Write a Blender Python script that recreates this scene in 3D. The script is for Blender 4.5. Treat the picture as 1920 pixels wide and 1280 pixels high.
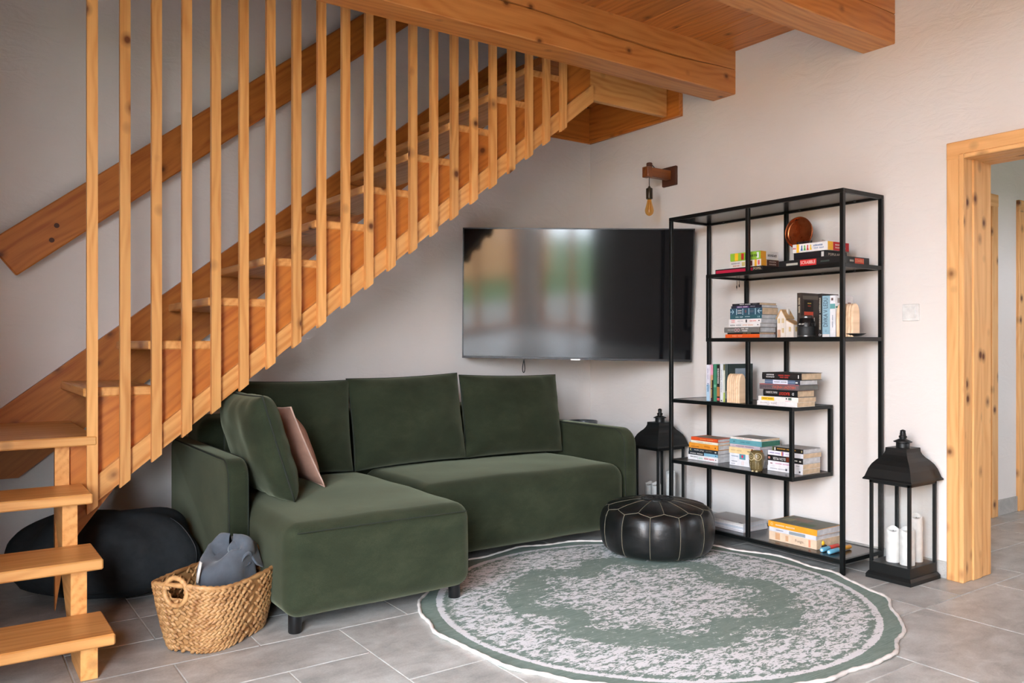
import bpy, bmesh, math, random
from mathutils import Vector, Matrix, noise as mnoise

for o in list(bpy.data.objects):
    bpy.data.objects.remove(o, do_unlink=True)
SC = bpy.context.scene
COL = SC.collection
R = math.radians
random.seed(11)

# ------------------------------------------------------------------ camera
# world: camera stands at x=0,y=0; back wall y=BW, right wall x=RW, floor z=0
RW, BW = 3.90, 4.569
LW, FW = -3.10, -2.30          # left (window) wall and the wall behind the camera
CZ, FPX, HOR = 1.10, 1531.0, 648.0
cam = bpy.data.cameras.new('camera'); camo = bpy.data.objects.new('camera', cam)
COL.objects.link(camo); SC.camera = camo
cam.sensor_width = 36.0; cam.lens = FPX / 1920 * 36.0
cam.shift_y = (HOR - 640) / 1920.0
cam.clip_start = 0.05; cam.clip_end = 300
camo.location = (0, 0, CZ); camo.rotation_euler = (R(90), 0, R(-35))

# ------------------------------------------------------------------ daylight
W = bpy.data.worlds.new('sky'); SC.world = W; W.use_nodes = True
bg = W.node_tree.nodes['Background']
bg.inputs['Color'].default_value = (0.80, 0.89, 1.0, 1); bg.inputs['Strength'].default_value = 44.0
SC.view_settings.view_transform = 'Standard'
SC.view_settings.look = 'None'
SC.view_settings.exposure = 0.0
SC.view_settings.gamma = 1.0
SC.view_settings.use_curve_mapping = False
# openings of the room's windows: (centre, size, rotation) ; portals only guide the sky light
WIN_L = (-2.10, 0.80, 0.06, 4.55)     # y0,y1,z0,z1 on the left wall
WIN_F = (-2.90, -1.45, 0.06, 4.55)    # x0,x1,z0,z1 on the wall behind the camera
def portal(loc, rot, sx, sz):
    l = bpy.data.lights.new('window_daylight', 'AREA'); l.shape = 'RECTANGLE'; l.size = sx; l.size_y = sz
    l.cycles.is_portal = True
    o = bpy.data.objects.new('window_daylight', l); COL.objects.link(o); o.location = loc; o.rotation_euler = rot
portal((5.5, -.72, 1.75), (R(90), 0, 0), .8, .7)  # guides sky light through the added hallway window
portal((LW - 0.12, (WIN_L[0] + WIN_L[1]) / 2, 2.305), (R(90), 0, R(-90)), WIN_L[1] - WIN_L[0], 4.49)
portal(((WIN_F[0] + WIN_F[1]) / 2, FW - 0.12, 2.305), (R(90), 0, 0), WIN_F[1] - WIN_F[0], 4.49)

# ------------------------------------------------------------------ helpers
def tag(o, label=None, cat=None, group=None, kind=None):
    if label: o['label'] = label
    if cat: o['category'] = cat
    if group: o['group'] = group
    if kind: o['kind'] = kind
    return o

def empty(name, loc, rz=0.0, label=None, cat=None, group=None, rot=None):
    o = bpy.data.objects.new(name, None); COL.objects.link(o)
    o.empty_display_size = 0.05
    o.location = loc; o.rotation_euler = rot if rot else (0, 0, rz)
    return tag(o, label, cat, group)

def link(name, me, mat=None, parent=None, loc=(0, 0, 0), rot=(0, 0, 0)):
    o = bpy.data.objects.new(name, me); COL.objects.link(o)
    if mat is not None and len(me.materials) == 0: me.materials.append(mat)
    o.parent = parent; o.location = loc; o.rotation_euler = rot
    return o

class MB:
    """collects shapes, becomes one mesh"""
    def __init__(s): s.v = []; s.f = []; s.sm = []
    def add(s, vs, fs, smooth=False):
        b = len(s.v); s.v += [tuple(v) for v in vs]
        s.f += [tuple(b + i for i in f) for f in fs]; s.sm += [smooth] * len(fs); return s
    def box(s, x0, x1, y0, y1, z0, z1):
        vs = [(x0, y0, z0), (x1, y0, z0), (x1, y1, z0), (x0, y1, z0), (x0, y0, z1), (x1, y0, z1), (x1, y1, z1), (x0, y1, z1)]
        return s.add(vs, [(0, 3, 2, 1), (4, 5, 6, 7), (0, 1, 5, 4), (1, 2, 6, 5), (2, 3, 7, 6), (3, 0, 4, 7)])
    def bbox(s, x0, x1, y0, y1, z0, z1, b=0.003, seg=1):
        bm = bmesh.new(); bmesh.ops.create_cube(bm, size=1)
        for v in bm.verts:
            v.co = ((x0 + x1) / 2 + v.co.x * (x1 - x0), (y0 + y1) / 2 + v.co.y * (y1 - y0), (z0 + z1) / 2 + v.co.z * (z1 - z0))
        b = min(b, 0.45 * min(x1 - x0, y1 - y0, z1 - z0))
        bmesh.ops.bevel(bm, geom=list(bm.edges), offset=b, segments=seg, profile=0.5, affect='EDGES')
        return s.bm(bm)
    def bm(s, bm, smooth=False):
        bm.verts.index_update()
        s.add([v.co[:] for v in bm.verts], [[v.index for v in f.verts] for f in bm.faces], smooth); bm.free(); return s
    def prism(s, poly, a0, a1, axis='y'):
        """poly: list of 2D points; axis y -> (x,z) swept over y; x -> (y,z) over x; z -> (x,y) over z"""
        n = len(poly)
        def P(p, a):
            return (p[0], a, p[1]) if axis == 'y' else ((a, p[0], p[1]) if axis == 'x' else (p[0], p[1], a))
        vs = [P(p, a0) for p in poly] + [P(p, a1) for p in poly]
        area = sum(poly[i][0] * poly[(i + 1) % n][1] - poly[(i + 1) % n][0] * poly[i][1] for i in range(n))
        fs = [tuple(range(n)), tuple(range(2 * n - 1, n - 1, -1))] + [(i, i + n, (i + 1) % n + n, (i + 1) % n) for i in range(n)]
        flip = (area > 0) == (axis in ('x', 'z'))
        if flip: fs = [tuple(reversed(f)) for f in fs]
        return s.add(vs, fs)
    def cyl(s, p0, p1, r0, r1=None, n=16, smooth=True, caps=True):
        r1 = r0 if r1 is None else r1
        return s.tube([p0, p1], [r0, r1], n, smooth, caps)
    def tube(s, pts, rad, n=8, smooth=True, caps=True, closed=False):
        pts = [Vector(p) for p in pts]; m = len(pts)
        if not isinstance(rad, (list, tuple)): rad = [rad] * m
        vs = []; up = None
        for i, p in enumerate(pts):
            a = pts[(i - 1) % m] if (closed or i > 0) else p
            b = pts[(i + 1) % m] if (closed or i < m - 1) else p
            t = (b - a).normalized()
            if up is None:
                up = t.orthogonal().normalized()
            up = (up - t * up.dot(t)); up = up.normalized() if up.length > 1e-6 else t.orthogonal().normalized()
            w = t.cross(up)
            for k in range(n):
                an = 2 * math.pi * k / n
                vs.append(p + (up * math.cos(an) + w * math.sin(an)) * rad[i])
        fs = []
        for i in range(m if closed else m - 1):
            j = (i + 1) % m
            for k in range(n):
                k2 = (k + 1) % n
                fs.append((i * n + k, i * n + k2, j * n + k2, j * n + k))
        s.add(vs, fs, smooth)
        if caps and not closed:
            s.add(vs[:n], [tuple(range(n - 1, -1, -1))]); s.add(vs[-n:], [tuple(range(n))])
        return s
    def lathe(s, prof, n=24, smooth=True, c=(0, 0), sx=1, sy=1, phase=0.0):
        vs = []; m = len(prof)
        for (r, z) in prof:
            for k in range(n):
                a = 2 * math.pi * k / n + phase
                vs.append((c[0] + r * math.cos(a) * sx, c[1] + r * math.sin(a) * sy, z))
        fs = []
        for i in range(m - 1):
            for k in range(n):
                k2 = (k + 1) % n
                fs.append((i * n + k, i * n + k2, (i + 1) * n + k2, (i + 1) * n + k))
        s.add(vs, fs, smooth)
        s.add(vs[:n], [tuple(range(n - 1, -1, -1))]); s.add(vs[-n:], [tuple(range(n))])
        return s
    def grid(s, fn, nu, nv, closed_u=False, smooth=True, flip=False):
        vs = [fn(i / (nu if closed_u else nu - 1), j / (nv - 1)) for i in range(nu) for j in range(nv)]
        fs = []
        for i in range(nu if closed_u else nu - 1):
            i2 = (i + 1) % nu
            for j in range(nv - 1):
                f = (i * nv + j, i2 * nv + j, i2 * nv + j + 1, i * nv + j + 1)
                fs.append(tuple(reversed(f)) if flip else f)
        return s.add(vs, fs, smooth)
    def xf(s, M):
        s.v = [tuple(M @ Vector(v)) for v in s.v]; return s
    def mesh(s, name):
        me = bpy.data.meshes.new(name); me.from_pydata(s.v, [], s.f)
        me.polygons.foreach_set('use_smooth', s.sm); me.update(); return me
    def build(s, name, mat, parent=None, loc=(0, 0, 0), rot=(0, 0, 0)):
        return link(name, s.mesh(name), mat, parent, loc, rot)

def softbox(x0, x1, y0, y1, z0, z1, r, puff=(0, 0, 0, 0), n=10, wob=0.0, seed=0, sag=0.0):
    """rounded block with pillowed faces; puff = (front -y, top, sides x, back)"""
    c = Vector(((x0 + x1) / 2, (y0 + y1) / 2, (z0 + z1) / 2)); h = Vector(((x1 - x0) / 2, (y1 - y0) / 2, (z1 - z0) / 2))
    r = min(r, 0.98 * min(h))
    def coords(hh):
        a = [-hh + r * (1 - math.tan(R(45 - 45 * k / 4))) if k else -hh for k in range(5)]
        a[-1] = -hh + r
        mid = [-(hh - r) + 2 * (hh - r) * k / n for k in range(1, n)]
        return a + mid + [-q for q in reversed(a)]
    cs = [coords(h[i]) for i in range(3)]
    bm = bmesh.new()
    for ax in range(3):
        u, v = [(1, 2), (2, 0), (0, 1)][ax]
        for sgn in (-1, 1):
            g = []
            for a in cs[u]:
                row = []
                for b in cs[v]:
                    p = Vector((0, 0, 0)); p[ax] = sgn * h[ax]; p[u] = a; p[v] = b
                    row.append(bm.verts.new(p))
                g.append(row)
            for i in range(len(cs[u]) - 1):
                for j in range(len(cs[v]) - 1):
                    q = (g[i][j], g[i + 1][j], g[i + 1][j + 1], g[i][j + 1])
                    bm.faces.new(q if sgn > 0 else tuple(reversed(q)))
    bmesh.ops.remove_doubles(bm, verts=bm.verts, dist=1e-5)
    for vt in bm.verts:
        p = vt.co.copy(); inn = Vector([max(-(h[i] - r), min(h[i] - r, p[i])) for i in range(3)])
        d = p - inn
        if d.length > 1e-9: p = inn + d.normalized() * r
        u = Vector([p[i] / h[i] for i in range(3)])
        q = p.copy()
        fx = max(0, 1 - u.x ** 2); fy = max(0, 1 - u.y ** 2); fz = max(0, 1 - u.z ** 2)
        if p.y < 0: q.y -= puff[0] * fx ** .6 * fz ** .6 * (-u.y)
        if p.y > 0: q.y += puff[3] * fx * fz * u.y
        if p.z > 0: q.z += (puff[1] * fx ** .6 * fy ** .6) * u.z
        q.x += puff[2] * fy * fz * u.x
        if wob:
            q += Vector([mnoise.noise((p + c) * 4 + Vector((seed, k * 7, 0))) * wob for k in range(3)])
        vt.co = q + c
    m = MB(); m.bm(bm, True); return m

def pillow(w, h, t, p=2.6, q=0.55, n=26, pinch=0.05, wr=0.006, seed=0):
    """cushion in the local xz plane (w along x, h along z), thickness along y"""
    m = MB()
    for sgn in (-1, 1):
        def fn(a, b):
            u = math.sin((a - .5) * math.pi); v = math.sin((b - .5) * math.pi)
            x = w / 2 * u * (1 - pinch * (1 - v * v)); z = h / 2 * v * (1 - pinch * (1 - u * u))
            e = max(0, (1 - abs(u) ** p)) * max(0, (1 - abs(v) ** p))
            y = t / 2 * e ** q
            k = min(1, e * 4)
            y += wr * k * mnoise.noise(Vector((x * 9 + seed, z * 9, sgn * 3 + seed))) * 2
            edge = (max(abs(u), abs(v))) ** 6 * k
            y += wr * 1.2 * edge * math.sin(60 * (x if abs(v) > abs(u) else z) + seed)
            return (x, sgn * y, z)
        m.grid(fn, n, n, flip=(sgn > 0))
    me_bm = bmesh.new()
    vs = [me_bm.verts.new(v) for v in m.v]
    for f in m.f:
        try: me_bm.faces.new([vs[i] for i in f])
        except ValueError: pass
    bmesh.ops.remove_doubles(me_bm, verts=me_bm.verts, dist=1e-5)
    bmesh.ops.recalc_face_normals(me_bm, faces=me_bm.faces)
    o = MB(); o.bm(me_bm, True); return o
def pillow_seam(w, h, pinch=0.05, r=0.004, n=48):
    pts = []
    def e(u, v): return (w / 2 * u * (1 - pinch * (1 - v * v)), 0, h / 2 * v * (1 - pinch * (1 - u * u)))
    k = n // 4
    for i in range(k): pts.append(e(-1 + 2 * i / k, -1))
    for i in range(k): pts.append(e(1, -1 + 2 * i / k))
    for i in range(k): pts.append(e(1 - 2 * i / k, 1))
    for i in range(k): pts.append(e(-1, 1 - 2 * i / k))
    return MB().tube(pts, r, 6, True, False, True)

# pixel -> place on a known plane (only used for measuring the photograph)
KC, KS = math.cos(R(55)), math.sin(R(55))
def on_x(px, X):
    l = (px - 960) / FPX; d = X / (KC + l * KS); return d * (KS - l * KC)      # y
def on_y(px, Y):
    l = (px - 960) / FPX; d = Y / (KS - l * KC); return d * (KC + l * KS)      # x
def depth(X, Y): return X * KC + Y * KS

# ------------------------------------------------------------------ materials
MATS = {}
def s2l(c):
    return tuple(((v / 255) / 12.92 if v / 255 <= 0.04045 else ((v / 255 + 0.055) / 1.055) ** 2.4) for v in c)
class NT:
    def __init__(s, name):
        s.m = bpy.data.materials.new(name); s.m.use_nodes = True; s.t = s.m.node_tree
        s.t.nodes.clear(); s.out = s.n('ShaderNodeOutputMaterial'); s.b = s.n('ShaderNodeBsdfPrincipled')
        s.l(s.b.outputs[0], s.out.inputs['Surface'])
    def n(s, t, **k):
        nd = s.t.nodes.new(t)
        for a, v in k.items(): setattr(nd, a, v)
        return nd
    def l(s, a, b): s.t.links.new(a, b)
    def val(s, sock, v):
        if hasattr(v, 'links') or isinstance(v, bpy.types.NodeSocket): s.l(v, sock)
        else: sock.default_value = v
    def math(s, op, a, b=0.0, c=None, clamp=False):
        nd = s.n('ShaderNodeMath', operation=op); nd.use_clamp = clamp
        s.val(nd.inputs[0], a); s.val(nd.inputs[1], b)
        if c is not None: s.val(nd.inputs[2], c)
        return nd.outputs[0]
    def coord(s, scale=(1, 1, 1), loc=(0, 0, 0), kind='Object'):
        tc = s.n('ShaderNodeTexCoord'); mp = s.n('ShaderNodeMapping')
        mp.inputs['Scale'].default_value = scale; mp.inputs['Location'].default_value = loc
        s.l(tc.outputs[kind], mp.inputs[0]); return mp.outputs[0]
    def noise(s, vec, scale, detail=4, rough=.55, dist=0, w=None):
        nd = s.n('ShaderNodeTexNoise')
        if w is not None: nd.noise_dimensions = '4D'; s.val(nd.inputs['W'], w)
        if vec is not None: s.l(vec, nd.inputs['Vector'])
        nd.inputs['Scale'].default_value = scale; nd.inputs['Detail'].default_value = detail
        nd.inputs['Roughness'].default_value = rough; nd.inputs['Distortion'].default_value = dist
        return nd.outputs[0]
    def ramp(s, fac, stops, interp='LINEAR'):
        nd = s.n('ShaderNodeValToRGB'); cr = nd.color_ramp; cr.interpolation = interp
        while len(cr.elements) < len(stops): cr.elements.new(0.5)
        for e, (p, c) in zip(cr.elements, stops):
            e.position = p; e.color = (c[0], c[1], c[2], 1) if len(c) == 3 else c
        s.l(fac, nd.inputs[0]); return nd.outputs[0]
    def mix(s, fac, a, b, blend='MIX'):
        nd = s.n('ShaderNodeMix', data_type='RGBA', blend_type=blend)
        s.val(nd.inputs[0], fac); 
        for i, v in ((6, a), (7, b)):
            if isinstance(v, (tuple, list)): nd.inputs[i].default_value = (v[0], v[1], v[2], 1)
            else: s.l(v, nd.inputs[i])
        return nd.outputs[2]
    def bump(s, h, st=.2, d=.01):
        nd = s.n('ShaderNodeBump'); nd.inputs['Strength'].default_value = st; nd.inputs['Distance'].default_value = d
        s.l(h, nd.inputs['Height']); s.l(nd.outputs[0], s.b.inputs['Normal'])
    def col(s, c):
        if isinstance(c, (tuple, list)): s.b.inputs['Base Color'].default_value = (c[0], c[1], c[2], 1)
        else: s.l(c, s.b.inputs['Base Color'])
    def rough(s, v): s.val(s.b.inputs['Roughness'], v)

def plain(name, rgb, rough=.5, metal=0.0, spec=.5, var=0.06, sheen=0.0, coat=0.0):
    """solid colour with a faint procedural variation (rgb = sRGB 0..255)"""
    key = name
    if key in MATS: return MATS[key]
    t = NT(name); c = s2l(rgb)
    f = t.noise(t.coord(), 30, 3)
    d = tuple(v * (1 - var * 2) for v in c); e = tuple(min(1, v * (1 + var)) for v in c)
    t.col(t.ramp(f, [(.3, d), (.7, e)])); t.rough(rough)
    t.b.inputs['Metallic'].default_value = metal; t.b.inputs['Specular IOR Level'].default_value = spec
    if sheen: t.b.inputs['Sheen Weight'].default_value = sheen
    if coat: t.b.inputs['Coat Weight'].default_value = coat; t.b.inputs['Coat Roughness'].default_value = .1
    MATS[key] = t.m; return t.m

def wood(name, light, dark, knot=(104, 54, 24), rough=.42, knots=True, streak=1.0, kr=.10, ks=6.0):
    t = NT(name); L, D, K = s2l(light), s2l(dark), s2l(knot)
    rnd = t.n('ShaderNodeObjectInfo').outputs['Random']
    w = t.math('MULTIPLY', rnd, 40.0)
    g1 = t.noise(t.coord((.9, 16, 16)), 1.6, 4, .55, .5, w)              # broad grain
    g2 = t.noise(t.coord((1.5, 90, 90)), 1.5, 3, .6, .2, w)             # fine fibres
    wob = t.noise(t.coord((1.2, 5, 5)), 1.0, 2, .5, 0, w)
    cx = t.n('ShaderNodeSeparateXYZ'); t.l(t.coord(), cx.inputs[0])
    ph = t.math('ADD', t.math('MULTIPLY', cx.outputs['Y'], 170.0), t.math('MULTIPLY', cx.outputs['Z'], 120.0))
    ring = t.math('SINE', t.math('ADD', ph, t.math('MULTIPLY', wob, 46.0)))
    ring = t.math('MULTIPLY_ADD', ring, .5, .5)
    f = t.math('ADD', t.math('MULTIPLY', g1, .75), t.math('ADD', t.math('MULTIPLY', g2, .25), t.math('MULTIPLY', ring, .16 * streak)))
    c = t.ramp(f, [(.38, L), (.60, tuple(L[i] * .6 + D[i] * .4 for i in range(3))), (.78, D)])
    tone = t.math('MULTIPLY_ADD', rnd, .22, .89)
    hsv = t.n('ShaderNodeHueSaturation'); t.l(c, hsv.inputs['Color']); t.l(tone, hsv.inputs['Value']); c = hsv.outputs[0]
    if knots:
        vo = t.n('ShaderNodeTexVoronoi'); vo.inputs['Scale'].default_value = ks
        cb = t.n('ShaderNodeCombineXYZ')
        for q_, mul in enumerate((37.0, 91.0, 53.0)): t.l(t.math('MULTIPLY', rnd, mul), cb.inputs[q_])
        va = t.n('ShaderNodeVectorMath', operation='ADD'); t.l(t.coord((.8, 1.0, 1.0)), va.inputs[0]); t.l(cb.outputs[0], va.inputs[1])
        t.l(va.outputs[0], vo.inputs['Vector'])
        k = t.ramp(vo.outputs['Distance'], [(kr * .55, (1, 1, 1)), (kr, (.45, .45, .45)), (kr * 1.9, (0, 0, 0))])
        c = t.mix(k, c, K)
    t.col(c); t.rough(t.math('MULTIPLY_ADD', g1, .2, rough - .1)); t.bump(f, .12, .004)
    MATS[name] = t.m; return t.m

PINE = wood('pine_honey', (236, 174, 104), (206, 134, 66))
PINE_D = wood('pine_deep_shaded', (210, 130, 56), (172, 92, 34))  # deeper copy of the pine; shade on the stringers is put into its colour
BEAM = wood('beam_timber', (224, 152, 84), (188, 112, 52), kr=.09, ks=6.5)
CEIL = wood('ceiling_boards', (208, 130, 64), (170, 96, 42))
CASE = wood('door_pine', (240, 186, 124), (214, 150, 88), kr=.14, ks=8.5)
LAMPW = wood('lamp_wood', (150, 84, 36), (96, 48, 20), knots=False)
ARCHW = wood('arch_beech', (236, 206, 172), (216, 180, 142), knots=False, rough=.6)

def plaster():
    t = NT('white_plaster'); v = t.coord((1, 1, 1))
    n1 = t.noise(v, 1.2, 3); n2 = t.noise(t.coord((6, 6, 14)), 1.0, 6, .6, 1.2); n3 = t.noise(v, 60, 3)
    t.col(t.ramp(n1, [(.3, s2l((228, 220, 214))), (.7, s2l((235, 229, 224)))]))
    t.rough(.85); t.b.inputs['Specular IOR Level'].default_value = .2
    h = t.math('ADD', t.math('MULTIPLY', n2, .8), t.math('MULTIPLY', n3, .12)); t.bump(h, .42, .014)
    return t.m
PLASTER = plaster()
def tile_mat():
    t = NT('stone_tile'); rnd = t.n('ShaderNodeObjectInfo').outputs['Random']; w = t.math('MULTIPLY', rnd, 50.0)
    a = t.noise(t.coord((3, 4.6, 3)), 2.2, 7, .66, .5, w); b = t.noise(t.coord(), 140, 2, .5, 0, w)
    f = t.math('ADD', t.math('MULTIPLY', a, .8), t.math('MULTIPLY', b, .2))
    c = t.ramp(f, [(.34, s2l((148, 146, 142))), (.5, s2l((178, 175, 170))), (.66, s2l((200, 198, 194)))])
    hsv = t.n('ShaderNodeHueSaturation'); t.l(c, hsv.inputs['Color']); t.l(t.math('MULTIPLY_ADD', rnd, .16, .92), hsv.inputs['Value'])
    t.col(hsv.outputs[0]); t.rough(t.math('MULTIPLY_ADD', a, .3, .24)); t.bump(f, .12, .004); return t.m
TILE = tile_mat()
GROUT = plain('grout', (196, 190, 182), .9)
def velvet():
    t = NT('green_velvet')
    a = t.noise(t.coord((2, 2, 3.5)), 2.2, 6, .62, .25); b = t.noise(t.coord(), 260, 2)
    f = t.math('ADD', t.math('MULTIPLY', a, .75), t.math('MULTIPLY', b, .25))
    t.col(t.ramp(f, [(.3, s2l((36, 41, 29))), (.5, s2l((45, 51, 36))), (.72, s2l((58, 63, 46)))]))
    t.rough(.95); t.b.inputs['Specular IOR Level'].default_value = .15
    t.b.inputs['Sheen Weight'].default_value = .35; t.b.inputs['Sheen Roughness'].default_value = .45
    t.b.inputs['Sheen Tint'].default_value = (.58, .62, .42, 1)
    t.bump(b, .12, .002); return t.m
VELVET = velvet()
PIPING = plain('green_piping', (38, 43, 33), .9)
BLACKM = plain('black_metal', (13, 16, 16), .4, 0.0, .35)
BOARDB = plain('black_shelf_board', (36, 35, 34), .22, 0, .5, .12)
PLASTIC = plain('dark_plastic', (16, 16, 17), .35)
LEATHER_N = None
def leather():
    t = NT('black_leather'); v = t.coord((1, 1, 3))
    a = t.noise(v, 9, 5, .6, .8); b = t.noise(t.coord(), 160, 3)
    t.col(t.ramp(a, [(.3, s2l((11, 12, 12))), (.7, s2l((22, 23, 23)))]))
    t.rough(t.math('MULTIPLY_ADD', a, .25, .24)); t.b.inputs['Specular IOR Level'].default_value = .55
    t.bump(t.math('ADD', a, t.math('MULTIPLY', b, .2)), .25, .006); return t.m
LEATHER = leather()
THREAD = plain('waxed_thread', (110, 104, 88), .8)
def glass(name, tint=(1, 1, 1), refl=.07, rough=.02):
    t = NT(name); t.t.nodes.remove(t.b)
    tr = t.n('ShaderNodeBsdfTransparent'); gl = t.n('ShaderNodeBsdfGlossy'); mx = t.n('ShaderNodeMixShader')
    tr.inputs[0].default_value = (*tint, 1); gl.inputs['Roughness'].default_value = rough
    lw = t.n('ShaderNodeLayerWeight'); lw.inputs[0].default_value = .5
    f = t.math('MULTIPLY_ADD', t.math('POWER', lw.outputs['Facing'], 4.0), .5, refl * .5, True)
    t.l(f, mx.inputs[0]); t.l(tr.outputs[0], mx.inputs[1]); t.l(gl.outputs[0], mx.inputs[2])
    t.l(mx.outputs[0], t.out.inputs['Surface']); return t.m
PANE = glass('clear_glass', (.97, .98, .98))
AMBER = glass('amber_glass', (.93, .70, .36), .10)
WHITE = plain('white_plastic', (228, 226, 222), .4)
WAX = plain('white_wax', (236, 234, 230), .55)
PAPER = plain('paper_white', (205, 205, 206), .85, var=.1)
PAPERC = plain('paper_cream', (216, 190, 158), .85, var=.1)
INK = plain('ink_black', (24, 24, 26), .6)
INKW = plain('ink_white', (236, 234, 230), .6)

def text(s, size, mat, parent, loc, axes, name='lettering', squash=1.0, width=None):
    """flat lettering as a mesh; axes = (x dir, y dir)."""
    cu = bpy.data.curves.new('t', 'FONT'); cu.body = s; cu.size = size; cu.align_x = 'CENTER'; cu.align_y = 'CENTER'
    cu.resolution_u = 2
    ob = bpy.data.objects.new('t', cu); COL.objects.link(ob)
    bpy.context.view_layer.update()
    me = bpy.data.meshes.new_from_object(ob.evaluated_get(bpy.context.evaluated_depsgraph_get()))
    bpy.data.objects.remove(ob); bpy.data.curves.remove(cu)
    if not me.vertices: return None
    me.name = name
    if width:
        xs = [v.co.x for v in me.vertices]; wd = max(xs) - min(xs); squash = width / wd if wd > 1e-6 else 1
        mid = (max(xs) + min(xs)) / 2
    else: mid = 0
    ax, ay = Vector(axes[0]), Vector(axes[1]); az = ax.cross(ay)
    for v in me.vertices:
        p = v.co.copy(); v.co = ax * (p.x - mid) * squash + ay * p.y + az * .0004
    me.materials.clear(); me.materials.append(mat)
    return link(name, me, None, parent, loc)

def strokes(n, size, mat, parent, loc, axes, name='lettering', width=None):
    """print too small to read in the photograph: a row of n little unreadable strokes"""
    rr = random.Random(n * 7 + int(size * 1e5)); wd = width or size * .55 * n; cw = wd / n
    ax, ay = Vector(axes[0]), Vector(axes[1]); az = ax.cross(ay) * .0004; m = MB(); h = size * .34
    def bar(xa, xb, ya, yb):
        m.add([ax * xa + ay * ya + az, ax * xb + ay * ya + az, ax * xb + ay * yb + az, ax * xa + ay * yb + az], [(0, 1, 2, 3)])
    for i in range(n):
        if n > 8 and i == n // 2: continue
        x0 = -wd / 2 + i * cw
        for (a, b) in ((.08, .34), (.56, .80)): bar(x0 + cw * a, x0 + cw * b, -h, h * rr.uniform(.5, 1.0))
        zc = rr.uniform(-.5, .5) * h; bar(x0 + cw * .1, x0 + cw * .78, zc - h * .16, zc + h * .16)
    return m.build(name, mat, parent, loc)
# ================================================================== THE SETTING
CEILZ = 2.86; TOPZ = 4.70
VX, VZ = -1.05, 5.0            # unseen gallery void left of VX, added so tall glazing brightens the floor
SWX0, SWY0 = -0.50, 3.411        # stairwell opening: x from SWX0 to RW, y from SWY0 to BW
DY0, DY1, DZ = 0.96, 1.935, 2.01  # doorway in the right wall
def struct(name, m, mat, label, cat, parent=None):
    o = m.build(name, mat, parent)
    if parent is None: tag(o, label, cat, kind='structure')
    return o
# floor: grout bed + individual stone tiles
GX, GY = 0.3025, 0.293
fl = MB().box(LW - .2, 7.6, FW - .2, BW + .2, -.06, -.003)
FLOOR = struct('floor', fl, GROUT, 'grey stone tile floor with pale joints in mixed tile sizes', 'floor')
def tiles():
    i0, i1 = int((LW - .66) / GX) - 1, int((7.4 - .66) / GX) + 1
    j0, j1 = int((FW - 1.52) / GY) - 1, int((BW - 1.52) / GY) + 2
    used = {}; lst = []
    def put(i, j, w, h):
        for a in range(w):
            for b in range(h):
                if (i + a, j + b) in used: return False
        for a in range(w):
            for b in range(h): used[(i + a, j + b)] = 1
        lst.append((i, j, w, h)); return True
    for t in [(0, 4, 2, 1), (2, 3, 2, 2), (1, 2, 1, 2), (1, 5, 2, 1), (3, 5, 2, 2), (-1, 5, 2, 1), (-2, 4, 2, 1), (-1, 2, 2, 2),
              (5, 0, 2, 2), (7, -1, 2, 2), (7, 1, 2, 1), (9, 1, 1, 1), (10, 1, 2, 2), (8, 2, 2, 1), (9, -1, 2, 2)]:
        put(*t)
    rr = random.Random(5)
    for j in range(j0, j1):
        for i in range(i0, i1):
            if (i, j) in used: continue
            opts = [(2, 1), (2, 2), (2, 1), (1, 1), (1, 2)]; rr.shuffle(opts)
            for w, h in opts + [(1, 1)]:
                if put(i, j, w, h): break
    cache = {}
    for (i, j, w, h) in lst:
        x, y = .66 + i * GX, 1.52 + j * GY
        if x > 3.95 and y > 2.7: continue
        if x + w * GX < LW or y + h * GY < FW or y > BW or x > 7.4: continue
        big = (x < -.9 or y < -.2)
        if big and (x + w * GX < -2.2 and y < .5): pass
        if (w, h) not in cache:
            g = .0022
            cache[(w, h)] = MB().bbox(g, w * GX - g, g, h * GY - g, -.012, 0, .0018).mesh('tile')
            cache[(w, h)].materials.append(TILE)
        link('tile', cache[(w, h)], None, FLOOR, (x, y, 0))
tiles()
# walls
struct('wall_back', MB().box(LW - .2, RW + .2, BW, BW + .2, 0, VZ), PLASTER, 'rough white plastered wall behind the staircase and sofa', 'wall')
m = MB().box(RW, RW + .21, DY1, BW, 0, TOPZ).box(RW, RW + .21, FW, DY0, 0, TOPZ).box(RW, RW + .21, DY0, DY1, DZ, TOPZ)
struct('wall_right', m, PLASTER, 'rough white plastered wall with the doorway, behind the metal shelf', 'wall')
y0, y1, z0, z1 = WIN_L
m = MB().box(LW - .2, LW, FW, y0, 0, VZ).box(LW - .2, LW, y1, BW, 0, VZ).box(LW - .2, LW, y0, y1, 0, z0).box(LW - .2, LW, y0, y1, z1, VZ)
struct('wall_left', m, PLASTER, 'white plastered wall with the large terrace window', 'wall')
x0, x1, z0, z1 = WIN_F
m = MB().box(LW - .2, x0, FW - .2, FW, 0, VZ).box(x1, RW + .2, FW - .2, FW, 0, VZ).box(x0, x1, FW - .2, FW, 0, z0).box(x0, x1, FW - .2, FW, z1, VZ)
struct('wall_front', m, PLASTER, 'white plastered wall opposite the staircase with a tall window', 'wall')
struct('wall_light_blocker', MB().box(-.66, -.54, 1.75, BW, 0, CEILZ - .002), PLASTER, 'unseen white plastered partition added to shade the stair from the left', 'wall')  # unseen partition, added to block window light from the stair corner
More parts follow.
